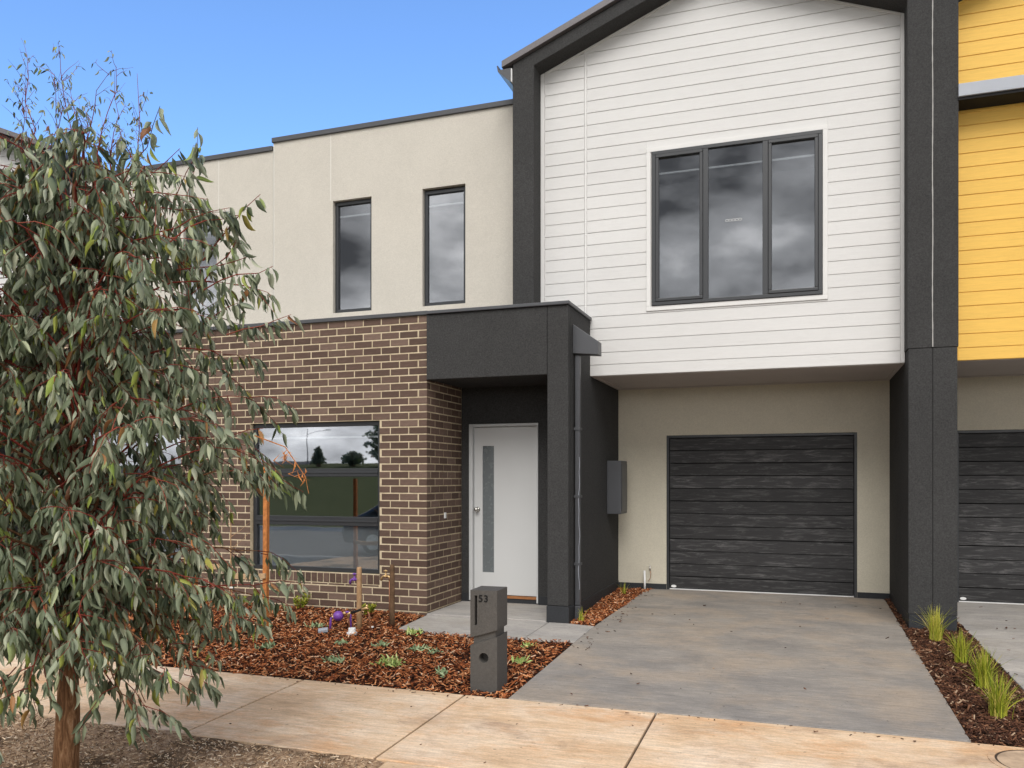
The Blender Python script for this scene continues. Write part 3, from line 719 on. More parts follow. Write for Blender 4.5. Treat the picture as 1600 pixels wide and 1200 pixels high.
# ------------------------------------------------------------------ mulch beds
def inpoly(x, y, poly):
    c = False; n = len(poly)
    for i in range(n):
        a, b = poly[i], poly[(i+1) % n]
        if (a[1] > y) != (b[1] > y) and x < (b[0]-a[0])*(y-a[1])/(b[1]-a[1])+a[0]: c = not c
    return c
CH_V = np.array([(-.5,-.5,0),(.5,-.35,0),(.5,.4,0),(-.45,.5,0),(-.42,-.38,1),(.46,-.2,1),(.4,.3,1),(-.5,.36,1)], float)
CH_F = np.array([(4,5,6,7),(0,1,5,4),(1,2,6,5),(2,3,7,6),(3,0,4,7)])
def chips(n, poly, zf, lmin, lmax, wmin, wmax, tilt):
    xs = [p[0] for p in poly]; ys = [p[1] for p in poly]; P = []
    while len(P) < n:
        x = random.uniform(min(xs), max(xs)); y = random.uniform(min(ys), max(ys))
        if inpoly(x, y, poly): P.append((x, y, zf(x, y)))
    P = np.array(P); P[:, 2] += RNG.uniform(-.004, .016, n)
    R = rotz(RNG.uniform(0, 6.283, n)) @ roty(RNG.normal(0, tilt, n)) @ rotx(RNG.normal(0, tilt*1.3, n))
    S = np.stack([RNG.uniform(lmin, lmax, n)*np.where(RNG.random(n) < .08, 1.7, 1), RNG.uniform(wmin, wmax, n), RNG.uniform(.002, .006, n)], 1)
    return scatter(CH_V, CH_F, R, S, P)
def mz(x, y): return zg(y) - .004 + .018*nz(x, y, 1.6, 2) + .012*nz(x, y, 6, 1)
def bed(name, poly, n, mat, label, par=None):
    xs = [p[0] for p in poly]; ys = [p[1] for p in poly]
    m = MB(); st = .12; nx = int((max(xs)-min(xs))/st)+1; ny = int((max(ys)-min(ys))/st)+1
    # under-layer: grid clipped by leaving out cells outside
    idx = {}
    for i in range(nx+1):
        for j in range(ny+1):
            x = min(xs)+(max(xs)-min(xs))*i/nx; y = min(ys)+(max(ys)-min(ys))*j/ny; idx[i, j] = len(m.v); m.v.append((x, y, mz(x, y)-.012))
    for i in range(nx):
        for j in range(ny):
            x = min(xs)+(max(xs)-min(xs))*(i+.5)/nx; y = min(ys)+(max(ys)-min(ys))*(j+.5)/ny
            if inpoly(x, y, poly): m.f.append((idx[i,j], idx[i+1,j], idx[i+1,j+1], idx[i,j+1]))
    m.sm = True; b = m.build(name, MULCHB); tag(b, kind='structure')
    V, Fc = chips(n, poly, mz, .016, .062, .005, .015, .36)
    o = link('bark_mulch', fastmesh('bark_mulch', V, Fc, mat), None); tag(o, label, 'bark mulch', kind='stuff'); return o
bedA = [(-9.6, 5.73), (-2.055, 5.73), (-2.085, 7.675), (-2.6, 7.69), (-3.95, 7.71), (-4.03, 7.84), (-4.08, 8.615), (-9.6, 8.615)]
bed('garden_soil', bedA, 34000, CHIP, 'reddish bark chips covering the front garden bed beside the path and driveway')
bedB = [(-2.37, 8.60), (-2.08, 8.56), (-2.06, 9.1), (-1.99, 9.9), (-1.97, 10.9), (-1.90, 11.2), (-2.36, 11.2)]
bed('side_soil', bedB, 4200, CHIP, 'narrow wedge of bark chips between the downpipe wall and the driveway')
bedC = [(1.005, 5.73), (1.595, 5.73), (1.60, 9.9), (1.515, 9.9), (1.515, 9.335), (1.056, 9.335), (1.056, 11.2), (1.0, 11.2)]
bed('strip_soil', bedC, 9500, CHIPD, 'dark damp bark chips in the strip between the two driveways')
# chips strayed on the concrete and dry litter
V1, F1 = chips(70, [(-2.07, 7.4), (-1.85, 7.4), (-1.8, 11.1), (-2.02, 11.1)], lambda x, y: zg(y)+.006, .012, .035, .004, .010, .1)
V2, F2 = chips(46, [(1.60, 6), (3, 6), (3, 11), (1.60, 11)], lambda x, y: zg(y)+.006, .012, .045, .006, .02, .15)
V3, F3 = chips(26, [(-2.0, 5.8), (.9, 5.8), (.9, 11), (-1.9, 11)], lambda x, y: zg(y)+.006, .012, .05, .006, .02, .15)
V4, F4 = chips(60, [(-4.4, 5.6), (1.5, 5.6), (1.5, 5.71), (-4.4, 5.71)], lambda x, y: zg(y)+.002, .008, .03, .004, .010, .15)
V5, F5 = chips(16, [(-4, 4.4), (1.5, 4.4), (1.5, 5.7), (-4, 5.7)], lambda x, y: zg(y)+.002, .008, .02, .004, .010, .15)
allV, allF, off = [], [], 0
for V, Fc in ((V1,F1),(V2,F2),(V3,F3),(V4,F4),(V5,F5)): allV.append(V); allF.append(Fc+off); off += len(V)
tag(link('leaf_litter', fastmesh('leaf_litter', np.concatenate(allV), np.concatenate(allF), CHIPD), None), 'scattered dark bark flecks strayed onto the concrete driveway and path', 'litter', kind='stuff')
# dry bits over the verge
vp = [(-6.5, 2.2), (-2.32, 2.2), (-2.33, 4.27), (-6.5, 4.27)]
V, Fc = chips(30000, vp, lambda x, y: vz(x, y)-.002, .008, .030, .0015, .004, .35)
tag(link('dry_grass', fastmesh('dry_grass', V, Fc, STRAW), None), 'short dry dead grass and straw bits over the verge under the tree', 'dry grass', kind='stuff')
# ------------------------------------------------------------------ leafy things
def leaf_template(seg=5, curve=.12, fold=.12, bend=0.0, widest=.38):
    """along -Z from the stalk at 0 to the tip at -1; width along X (unit), fold along Y"""
    V = [(0, 0, 0)]; F = []
    for i in range(1, seg):
        t = i/seg; wd = (math.sin(math.pi*t**(.75 if widest < .45 else 1)))**.85*.5*(1-.25*t)
        cx_ = bend*math.sin(math.pi*t)*.12+bend*.1*t*t; cy_ = curve*math.sin(math.pi*t*.9)
        V += [(cx_*4-wd, cy_-fold*wd, -t), (cx_*4, cy_, -t), (cx_*4+wd, cy_-fold*wd, -t)]
    V.append((bend*.9, 0, -1)); F.append((0, 1, 2)); F.append((0, 2, 3))
    for i in range(seg-2):
        a = 1+i*3; b = a+3
        F += [(a, b, b+1), (a, b+1, a+1), (a+1, b+1, b+2), (a+1, b+2, a+2)]
    a = 1+(seg-2)*3; tip = len(V)-1; F += [(a, tip, a+1), (a+1, tip, a+2)]
    return np.array(V, float), np.array(F)
def frames(D, spin):
    """rotation whose -Z axis points along D, spun about it"""
    D = D/np.linalg.norm(D, axis=1, keepdims=True); Z = -D
    ref = np.stack([np.cos(spin), np.sin(spin), np.zeros_like(spin)], 1)+1e-3
    X = ref-(ref*Z).sum(1, keepdims=True)*Z; X /= np.linalg.norm(X, axis=1, keepdims=True); Y = np.cross(Z, X)
    return np.stack([X, Y, Z], -1)
TX, TY = -3.736, 3.352
def build_tree():
    T = empty('eucalyptus_tree', (TX, TY, zg(TY)), 'young gum tree with drooping grey green leaves and red twigs on the verge', 'tree')
    tr = MB(); tr.sm = True
    def tc_(z): return Vector((TX+.02*math.sin(z*1.7)+.05*max(0,z-.4), TY+.03*math.sin(z*1.1+1), z))
    zs = np.linspace(zg(TY)-.05, 3.35, 60)
    n = 16; prof = lambda z: (.070-.012*min(1, max(0, z+.15)/.4)) if z < .3 else max(.008, .055-.024*(z-.3))
    for i, z in enumerate(zs):
        c = tc_(z); r0 = prof(z)
        for k in range(n):
            t = 2*math.pi*k/n; r = r0*(1+.10*nz(math.cos(t)*1.2, math.sin(t)*1.2+z*2.5, 1.6, 4)+.06*nz(math.cos(t)*3, z*7, 2, 1)) + (.012*max(0, 1-(z-zg(TY))/.12) if z < .1 else 0)
            tr.v.append((c.x+r*math.cos(t), c.y+r*math.sin(t), z))
    for i in range(len(zs)-1):
        for k in range(n): q = i*n+k; r = i*n+(k+1) % n; tr.f.append((q, r, r+n, q+n))
    tr.build('trunk', BARK, T)
    prof_z = [.20, .40, .6, .9, 1.2, 1.7, 2.2, 2.6, 2.9, 3.1, 3.3, 3.8]
    prof_r = [.50, .82, .98, 1.02, .98, 1.02, .90, .82, .72, .60, .32, .12]
    R = lambda z: float(np.interp(z, prof_z, prof_r))
    LP, LD, LL, LW = [], [], [], []
    tw = MB()
    def spray(p0, d, ln, nl, lsc=1.0, r=.0028, droop=.5):
        """a twig with alternate hanging leaves"""
        pts = [p0]; d = d.normalized(); p = p0.copy()
        for s in range(4):
            d = (d+Vector((random.gauss(0,.22), random.gauss(0,.22), -droop*.35+random.gauss(0,.14)))).normalized()
            p = p+d*(ln/4); pts.append(p)
        tw.tube(pts, [r, r*.85, r*.7, r*.55, r*.35], 4, False)
        for k in range(nl):
            t = .18+.82*(k+random.random()*.5)/nl; f = min(t*4, 3.999); i = int(f); q = pts[i].lerp(pts[i+1], f-i)
            td = (pts[i+1]-pts[i]).normalized()
            side = Vector((random.gauss(0,1), random.gauss(0,1), random.gauss(0,.4))).normalized()
            pet = (td*.5+side*.9+Vector((0,0,-.3))).normalized()*random.uniform(.010,.024)
            q2 = q+pet
            if random.random() < .5: tw.tube([q, q2], [.0013, .0009], 3, False)
            LP.append(q2); LD.append((td*.40+side*random.uniform(.1,.8)+Vector((0,0,-random.uniform(.7,1.4)))))
            L_ = random.triangular(.045, .125, .078)*lsc
            LL.append(L_); LW.append(L_*random.uniform(.14, .27))
    limbs = []
    NP = 150
    for i in range(NP):
        u = (i+.5)/NP
        ze = .34+2.84*u**.98; az = i*2.39996+random.uniform(-.3,.3); rho = R(ze)*random.uniform(.55, 1.0)
        if ze < 1.05: z0 = random.uniform(.66, 1.1)
        else: z0 = max(.85, ze-random.uniform(.25, .55)*rho-.1)
        z0 = min(z0, 3.2)
        a = tc_(z0); cc = tc_(ze); e = Vector((cc.x+rho*math.cos(az), cc.y+rho*math.sin(az), ze))
        mid = Vector((cc.x+.5*rho*math.cos(az+random.uniform(-.25,.25)), cc.y+.5*rho*math.sin(az), max(z0, ze)+random.uniform(.02, .16)))
        pts = []
        for s in range(9):
            t = s/8; pts.append(a*(1-t)**2+mid*2*t*(1-t)+e*t*t + Vector((random.gauss(0,.008), random.gauss(0,.008), random.gauss(0,.008)))*(1 if 0 < s else 0))
        rr = random.uniform(.0075, .0125)*(1.15-.5*u); limbs.append((pts, rr))
        out = Vector((math.cos(az), math.sin(az), 0))
        for k in range(10):
            t = .08+.92*(k+random.random())/10; f = min(t*8, 7.99); j = int(f); p = pts[j].lerp(pts[j+1], f-j)
            d = out*random.uniform(.1, .9)+Vector((random.gauss(0,.75), random.gauss(0,.75), random.uniform(-.5,.55)))
            spray(p, d, random.uniform(.13, .34), random.randint(7, 14), droop=random.uniform(.4, 1.2))
        spray(e, out+Vector((random.gauss(0,.3), random.gauss(0,.3), random.uniform(-.3,.3))), random.uniform(.16,.3), 14)
    # upright leader shoots at the crown top with small sparse leaves
    for i in range(13):
        az = random.uniform(0, 6.28); r0 = random.uniform(0, .34); b = Vector((TX+.15+r0*math.cos(az), TY+r0*math.sin(az), random.uniform(2.85, 3.1)))
        top = random.uniform(3.4, 3.84-.6*r0); p = b; pts = [b]
        for s in range(6): p = p+Vector((random.gauss(.004,.022)+.02*math.cos(az), random.gauss(0,.02), (top-b.z)/6)); pts.append(p)
        tw.tube(pts, [.0042, .0036, .003, .0025, .002, .0015, .0009], 5, False)
        for k in range(15):
            t = random.uniform(.1, 1); f = min(t*6, 5.99); j = int(f); q = pts[j].lerp(pts[j+1], f-j)
            spray(q, Vector((random.gauss(0,.6), random.gauss(0,.6), 1)), random.uniform(.05, .17), random.randint(2, 5), random.uniform(.22, .5) if t > .45 else .75, .0014, -.05)
    # slender side shoots that break the outline
    for (dx, z, az) in ((.52, 3.18, 0.), (.72, 2.95, .2), (.88, 2.75, -.2), (1.0, 2.40, .1), (-.5, 3.15, 3.0), (.95, 1.85, .3), (-.8, 2.9, 3.3), (.9, 1.35, -.3), (.5, .55, .2), (-.35, .5, 2.8), (.3, .5, .5), (-.2, .6, 2.0)):
        b = Vector((TX+dx*.70*math.cos(YAW), TY+dx*.70*math.sin(YAW), z-.12 if z > 1 else z)); e = Vector((math.cos(az+YAW), math.sin(az+YAW), .5 if z > 2 else (.05 if z > 1 else -.6)))
        spray(b, e, .42, 17, 1.0, .004, .25 if z > 1 else .5)
    for (dx, dy, z, ux, uz, ln, nl) in ((.55, .1, 2.95, .5, 1, .50, 20), (.42, -.2, 3.02, .45, 1, .46, 18), (.70, .15, 2.72, .7, .9, .5, 20), (.80, -.1, 2.50, .9, .7, .48, 20), (.30, .2, 3.08, .3, 1, .40, 18), (.85, .1, 2.3, 1, .5, .42, 18), (.34, 0, 2.95, .35, 1, .50, 17), (.48, .2, 2.85, .6, 1, .55, 18), (.62, -.1, 2.75, .8, .8, .50, 16), (.20, .1, 3.0, .1, 1, .42, 16), (.05, -.2, 3.0, -.1, 1, .36, 15), (.75, 0, 2.55, .9, .6, .5, 16), (-.25, 0, 2.95, -.5, .9, .35, 13)):
        b = Vector((TX+dx*math.cos(YAW)-dy*math.sin(YAW), TY+dx*math.sin(YAW)+dy*math.cos(YAW), z))
        spray(b, Vector((ux*math.cos(YAW), ux*math.sin(YAW), uz)), ln, nl, 1.15, .0042, .12)
    dl = MB(); q0 = Vector((-2.75, 3.68, 1.74)); q1 = Vector((-2.60, 3.74, 1.68)); q2 = Vector((-2.50, 3.78, 1.52)); dl.tube([q0, q1, q2, q2+Vector((.02,0,-.09))], [.004,.003,.002,.001], 5, False)
    for k in range(14):
        p = q1.lerp(q2, random.random())+Vector((random.gauss(0,.02), random.gauss(0,.02), 0)); d = Vector((random.gauss(0,.5), random.gauss(0,.4), -1)).normalized(); l = random.uniform(.04,.09); o_ = Vector((random.gauss(0,.02), random.gauss(0,.02), 0)); wv = Vector((.004, .002, 0))
        a_, b_, c_ = p, p+d*l*.5+o_, p+d*l
        dl.add([a_, b_-wv, b_+wv, c_+o_*-1], [(0,1,2), (1,3,2)])
    dl.build('dead_twig', ORANGEW, T)
    for pts, rr in limbs:
        m = MB(); m.sm = True; m.tube(pts, [rr*(1-.8*s/8) for s in range(9)], 6, False); m.build('branch', TWIG if rr < .0095 else BARK, T)
    m = tw; m.sm = True; o = m.build('twigs', TWIG, T); o['kind'] = 'stuff'
    P = np.array([tuple(p) for p in LP]); D = np.array([tuple(d) for d in LD]); D /= np.linalg.norm(D, axis=1, keepdims=True)
    Ln = np.array(LL); Wd = np.array(LW); N = len(P)
    R_ = frames(D, RNG.uniform(0, 6.283, N)); S = np.stack([Wd, Ln, Ln], 1)
    tmpl = [leaf_template(5, c, f, b) for c, f, b in ((.12,.5,.15), (-.10,.4,-.35), (.18,.7,.5), (.05,.3,-.1), (.25,.6,.8))]
    kind = RNG.integers(0, 5, N)
    dist = np.linalg.norm(P-np.array([0,0,ZC]), axis=1)
    # in frame?
    Dp = -math.sin(YAW)*P[:,0]+math.cos(YAW)*P[:,1]; px = 800+F_PX*(math.cos(YAW)*P[:,0]+math.sin(YAW)*P[:,1])/Dp; py = HOR-F_PX*(P[:,2]-ZC)/Dp
    score = np.where((px > 20) & (px < 1000) & (py > 20) & (py < 1150), Ln*Wd*8/dist**2*(1+3*(dist < np.quantile(dist, .12))), 0)
    near = np.argsort(-score)[:298]; nearset = np.zeros(N, bool); nearset[near] = True
    meshes = [fastmesh('leaf', v*np.array([1,1,1]), f, LEAF1, True) for v, f in tmpl]
    for i in near:
        o = bpy.data.objects.new('leaf', meshes[kind[i]]); COL.objects.link(o); o.parent = T; o.matrix_parent_inverse = Matrix.Translation(-ploc(T))
        M4 = Matrix([list(R_[i][r]*S[i])+[P[i][r]] for r in range(3)]+[[0,0,0,1]]); o.matrix_basis = M4
    VV, FF, off = [], [], 0
    for k, (v, f) in enumerate(tmpl):
        s = (kind == k) & ~nearset; V, Fc = scatter(v, f, R_[s], S[s], P[s]); VV.append(V); FF.append(Fc+off); off += len(V)
    o = link('foliage', fastmesh('foliage', np.concatenate(VV), np.concatenate(FF), LEAF, True), None, T); o['kind'] = 'stuff'
    print('tree leaves', N)
build_tree()
def rosette(name, x, y, mat, label, cat, group, n, ln, wd, spread, up, zoff=0, seg=4):
    z = zg(y)+zoff; t = empty(name, (x, y, z), label, cat, group)
    az = RNG.uniform(0, 6.283, n); el = RNG.uniform(up[0], up[1], n)
    D = np.stack([np.cos(az)*np.cos(el), np.sin(az)*np.cos(el), np.sin(el)], 1)
    P = np.stack([RNG.normal(0, spread, n), RNG.normal(0, spread, n), RNG.uniform(0, .01, n)], 1)
    L_ = RNG.uniform(ln[0], ln[1], n); S = np.stack([RNG.uniform(wd[0], wd[1], n), L_, L_], 1)
    v, f = leaf_template(seg, .15, .4, .2); V, Fc = scatter(v, f, frames(D, RNG.uniform(0, 6.28, n)), S, P)
    o = link('leaves', fastmesh('leaves', V, Fc, mat, True), None, t, world=False)
    return t
# low ground-cover plants in the bark bed
GC = 'small ground cover plants in the bark bed'
for x, y, big, mat, lb in (
    (-3.326, 6.349, 1.35, SUCCY, 'brightest lime green seedling, upright, in the middle of the bark bed near the footpath'),
    (-3.346, 6.922, 1.0, SUCC, 'grey green spreading seedling in bark just left of the letterbox, larger of two close together'),
    (-3.16, 6.86, .7, SUCC, 'small pale seedling in bark touching the gap between the spreading seedling and the letterbox'),
    (-3.755, 6.95, .9, SUCC, 'grey green seedling in bark below the white pipe cap towards the footpath'),
    (-2.787, 6.187, .9, SUCC, 'flat green seedling in bark nearest the footpath, left of the letterbox base'),
    (-3.865, 6.296, .95, SUCC, 'grey green seedling in bark nearest the long footpath slab, left of the lime one'),
    (-4.78, 6.575, 1.0, SUCC, 'grey green seedling in bark right of the gum tree drooping leaf tips'),
    (-4.20, 6.95, .8, SUCC, 'small green seedling in bark below the grey box of the purple meter'),
    (-3.72, 7.55, 1.15, SUCCY, 'leggy pale green seedling in bark at the corner of the porch path'),
    (-2.30, 6.75, .9, SUCCY, 'lime seedling in bark to the right of the letterbox'),
    (-2.42, 7.35, .8, SUCCY, 'small lime seedling in bark behind the letterbox near the porch path'),
    (-4.85, 7.55, 1.0, SUCC, 'grey green seedling in bark left of the purple water meter'),
    (-5.35, 7.35, .9, SUCC, 'pale seedling in bark at the foot of the orange timber stake')):
    rosette('ground_cover_plant', x, y, mat, lb, 'seedling', GC, int(30*big), (.035*big, .085*big), (.013, .024), .042*big, (.15, 1.2), .005)
def shrub(x, y, h, lb):
    z = zg(y); t = empty('small_shrub', (x, y, z), lb, 'shrub', 'yellow green shrubs against the brick wall')
    st = MB()
    P, D = [], []
    for k in range(14):
        az = random.uniform(0, 6.28); d = Vector((math.cos(az)*.55, math.sin(az)*.55, 1)).normalized(); ln = h*random.uniform(.6, 1)
        st.tube([(0,0,0), tuple(d*ln*.5), tuple(d*ln)], [.003, .002, .001], 4, False)
        for q in range(16):
            s = random.uniform(.3, 1.0); P.append(d*ln*s+Vector((random.gauss(0,.008),)*3)); a2 = random.uniform(0, 6.28)
            D.append((math.cos(a2), math.sin(a2), random.uniform(.2, 1.4)))
    st.build('stems', TWIG, t, world=False)
    n = len(P); L_ = RNG.uniform(.03, .052, n); v, f = leaf_template(3, .1, .3, 0)
    V, Fc = scatter(v, f, frames(np.array(D), RNG.uniform(0, 6.28, n)), np.stack([L_*.42, L_, L_], 1), np.array([tuple(p) for p in P]))
    link('leaves', fastmesh('leaves', V, Fc, BUSH, True), None, t, world=False)
shrub(-5.60, 8.38, .21, 'yellow green shrub under the middle of the brick framed window')
shrub(-4.62, 8.25, .19, 'dark yellow green shrub between the two timber posts beside the taps')
shrub(-6.45, 8.35, .15, 'yellow green shrub below the left end of the window, beside the orange stake')
def tuft(x, y, h, n, lb, mat):
    z = zg(y); t = empty('grass_tuft', (x, y, z), lb, 'grass tuft', 'grass tufts in the strip between the driveways')
    VV, FF, off = [], [], 0
    for k in range(n):
        az = random.uniform(0, 6.283); lean = abs(random.gauss(0, .42)); ln = h*random.uniform(.5, 1.05); w0 = random.uniform(.003, .006)
        bx, by = random.gauss(0, .022), random.gauss(0, .022); sx, sy = -math.sin(az+random.gauss(0,.8)), math.cos(az)
        V = []
        for s in range(6):
            q = s/5; r = lean*ln*(q**1.7); zz = ln*q*(1-.25*lean*q); ww = w0*(1-q**1.5*.92)
            cx2, cy2 = bx+math.cos(az)*r, by+math.sin(az)*r
            V += [(cx2-sx*ww, cy2-sy*ww, zz), (cx2+sx*ww, cy2+sy*ww, zz)]
        VV.append(V); FF.append(np.array([(2*i, 2*i+1, 2*i+3, 2*i+2) for i in range(5)])+off); off += 12
    link('blades', fastmesh('blades', np.concatenate([np.array(v) for v in VV]), np.concatenate(FF), mat, True), None, t, world=False)
tuft(1.227, 8.80, .36, 170, 'yellowest grass tuft directly in front of the charcoal pillar', BLADEY)
tuft(1.300, 7.90, .31, 170, 'green grass tuft second from the charcoal pillar', BLADE)
tuft(1.335, 7.15, .33, 210, 'bushy grass tuft third from the charcoal pillar, brown tipped', BLADE)
tuft(1.270, 6.33, .32, 200, 'grass tuft nearest the footpath, farthest from the charcoal pillar', BLADE)
for x, y, lb in ((-2.28, 8.74, 'thin green weed at the foot of the downpipe'), (-2.20, 10.75, 'low green weed under the meter box in the wall corner')):
    t = tuft(x, y, .17, 22, lb, BLADE)
for o in [o for o in COL.objects if o.name.startswith('grass_tuft') and 'weed' in o.get('label', '')]:
    o.name = 'weed'; o['category'] = 'weed'; o['group'] = 'weeds by the charcoal wall'
# ------------------------------------------------------------------ letterbox
lx, ly = -2.39, 5.84; rot = math.radians(2.5)
LB = empty('letterbox', (lx, ly, zg(ly)-.005), 'grey concrete pillar letterbox numbered 53 beside the driveway', 'letterbox')
def lbm(m):  # local: x 0..0.21, y 0..0.24, z
    c, s = math.cos(rot), math.sin(rot); m.v = [(x*c-y*s, x*s+y*c, z) for x, y, z in m.v]; return m
LW_, LDp = .216, .262; HB = .122
def box_hole(x0, x1, z0l, z0r, z1l, z1r, hx, hz, r, slot=False):
    """front face with an opening; returns MB of a prism with a real recess"""
    m = MB(); n = 24 if not slot else 4
    if slot: ring_ = [(hx-r[0], hz-r[1]), (hx+r[0], hz-r[1]), (hx+r[0], hz+r[1]), (hx-r[0], hz+r[1])]
    else: ring_ = [(hx+r*math.cos(2*math.pi*k/n-math.pi*.75), hz+r*math.sin(2*math.pi*k/n-math.pi*.75)) for k in range(n)]
    outer = [(x0, z0l), (x1, z0r), (x1, z1r), (x0, z1l)]
    q = n//4
    vo = [(x, 0, z) for x, z in outer]; vi = [(x, 0, z) for x, z in ring_]; vb = [(x, .09, z) for x, z in ring_]; bk = [(x, LDp, z) for x, z in outer]
    V = vo+vi+vb+bk; F = []
    for s in range(4):
        a = s; b = (s+1) % 4; ids = [4+(s*q+k) % n for k in range(q+1)]
        F.append(tuple([a, b]+ids[::-1]))
    for k in range(n): F.append((4+k, 4+(k+1) % n, 4+n+(k+1) % n, 4+n+k))
    F.append(tuple(4+n+k for k in range(n)))
    B = 4+2*n
    for s in range(4): a, b = s, (s+1) % 4; F.append((b, a, B+a, B+b))
    F.append((B+3, B+2, B+1, B)); return m.add(V, F)
lbm(box_hole(0, LW_, .412, .478, .777, .777, .045, .622, (.0105, .115), True)).build('upper_block', LBOX, LB, world=False)
lbm(MB().add([(.02,.02,.30),(LW_-.02,.02,.36),(LW_-.02,LDp-.02,.36),(.02,LDp-.02,.30),(.02,.02,.44),(LW_-.02,.02,.50),(LW_-.02,LDp-.02,.50),(.02,LDp-.02,.44)],[(0,3,2,1),(4,5,6,7),(0,1,5,4),(1,2,6,5),(2,3,7,6),(3,0,4,7)])).build('neck', LBOX, LB, world=False)
lbm(box_hole(0, LW_, -.02, -.02, .352, .426, .108, .262, .038)).build('lower_block', LBOX, LB, world=False)
cu = bpy.data.curves.new('digits', 'FONT'); cu.body = '53'; cu.size = .075; cu.extrude = .002; cu.offset = .0012; cu.space_character = 1.15
to = bpy.data.objects.new('digits_tmp', cu); COL.objects.link(to); dg = bpy.context.evaluated_depsgraph_get()
tm = bpy.data.meshes.new_from_object(to.evaluated_get(dg)); bpy.data.objects.remove(to)
tm.transform(Matrix.Translation((.066, -.0022, .690)) @ Matrix.Rotation(math.pi/2, 4, 'X')); tm.transform(Matrix.Rotation(rot, 4, 'Z'))
tm.materials.clear(); tm.materials.append(BLACK); link('house_number', tm, None, LB, world=False)
# ------------------------------------------------------------------ stakes, taps, meter
def stake(x, y, h, r, mat, label, lean=(0, 0), square=False, name='timber_stake'):
    z = zg(y); m = MB()
    if square:
        m.box(-r, r, -r, r, -.05, h); m.v = [(a+lean[0]*c, b+lean[1]*c, c) for a, b, c in m.v]
        o = m.build(name, mat); bev(o, .003)
    else:
        m.sm = True; pts = [(lean[0]*t*h, lean[1]*t*h, -.05+t*(h+.05)) for t in (0, .3, .6, .97, 1)]; m.tube(pts, [r*1.02, r, r*.97, r*.95, r*.8], 12); o = m.build(name, mat)
        for p in o.data.polygons:
            if len(p.vertices) > 4: p.use_smooth = False
    o.location = (x, y, z); tag(o, label, 'stake'); return o
stake(-5.244, 7.20, 1.72, .024, ORANGEW, 'tall square orange timber stake standing by the gum tree', (.006, 0), True)
stake(-6.02, 7.05, 1.60, .024, ORANGEW, 'timber stake mostly hidden behind the gum tree leaves', (-.006, 0), True)
stake(-4.37, 7.60, .66, .028, PINE, 'pale pine post rising behind the white pipe cap')
stake(-4.14, 7.90, .66, .028, OLDW, 'weathered dark brown post with copper pipe and brass tap')
S = empty('sapling', (-5.60, 7.1, zg(7.1)), 'bare thin sapling tied between timber stakes at the tree edge', 'sapling')
m = MB().tube([(0,0,-.02),(.01,0,.4),(-.01,.01,.8),(.0,0,1.25)], [.009,.008,.006,.003], 7, False)
for k in range(10):
    z = random.uniform(.35, 1.2); a = random.uniform(0, 6.28); l = random.uniform(.12, .3)
    m.tube([(0,0,z),(math.cos(a)*l*.5,math.sin(a)*l*.5,z+l*.35),(math.cos(a)*l,math.sin(a)*l,z+l*.8)], [.003,.002,.001], 4, False)
m.build('stem', PINE, S, world=False)
MB().box(-.006, .035, -.012, -.008, .46, .475).build('tag', WPLAST, S, world=False)
def strap(xa, ya, xb, yb, z, label):
    m = MB(); n = 8; V = []
    for i in range(n+1):
        t = i/n; x, y = xa+(xb-xa)*t, ya+(yb-ya)*t; s = -.012*math.sin(math.pi*t)
        V += [(x, y-.028, z+s-.026), (x, y-.028, z+s+.026), (x, y+.028, z+s-.026), (x, y+.028, z+s+.026)]
    F = []
    for i in range(n):
        a = i*4; b = a+4; F += [(a, b, b+1, a+1), (a+2, a+3, b+3, b+2), (a, a+2, b+2, b), (a+1, b+1, b+3, a+3)]
    F += [(0,1,3,2), (n*4, n*4+2, n*4+3, n*4+1)]
    m.add(V, F); o = m.build('tie_strap', HESS); o.location = (0, 0, 0); tag(o, label, 'tie strap', 'hessian tie straps'); bev(o, .002)
strap(-5.60, 7.08, -5.22, 7.18, .505, 'hessian strap from the orange stake to the sapling')
strap(-6.02, 7.05, -5.63, 7.09, .60, 'hessian strap from the hidden left stake to the sapling')
def tap(name, x, y, h, mat, pipem, label, dirx, cat='tap'):
    t = empty(name, (x, y, zg(y)), label, cat)
    m = MB(); m.sm = True; m.tube([(0,0,-.03),(0,0,h*.5),(0,0,h)], .0105, 10); m.build('riser', pipem, t, world=False)
    m = MB(); m.sm = True
    m.tube([(0,0,h-.02),(0,0,h+.012),(dirx*.015,0,h+.022),(dirx*.05,0,h+.022)], [.014,.014,.013,.012], 10)
    m.tube([(dirx*.035,0,h+.022),(dirx*.075,0,h+.022),(dirx*.098,0,h+.005),(dirx*.102,0,h-.028)], [.017,.014,.0125,.012], 10)
    m.tube([(dirx*.05,0,h+.022),(dirx*.05,0,h+.055)], [.014,.010], 10).tube([(dirx*.05,0,h+.055),(dirx*.05,0,h+.075)], .006, 8)
    m.build('spout', mat, t, world=False)
    m = MB(); m.sm = True; m.tube([(dirx*.05-.022,0,h+.08),(dirx*.05+.022,0,h+.08)], .007, 8).tube([(dirx*.05,-.022,h+.08),(dirx*.05,.022,h+.08)], .007, 8).ball((dirx*.05,0,h+.083), .011, 10, 6)
    m.build('handle', mat, t, world=False); return t
tap('garden_tap', -4.435, 7.70, .49, PURPLE, PURPLE, 'purple recycled water tap on a purple riser beside the pale post', -1)
tap('garden_tap', -4.195, 7.95, .50, BRASS, COPPER, 'brass tap on a copper riser tied to the dark post', -1)
wm = empty('water_meter', (-4.58, 7.50, zg(7.5)), 'purple recycled water meter on bent purple pipes in the bark', 'water meter')
m = MB(); m.sm = True; m.tube([(-.065,-.02,-.02),(-.06,-.02,.10),(-.055,-.02,.13),(-.02,0,.15)], .012, 10)
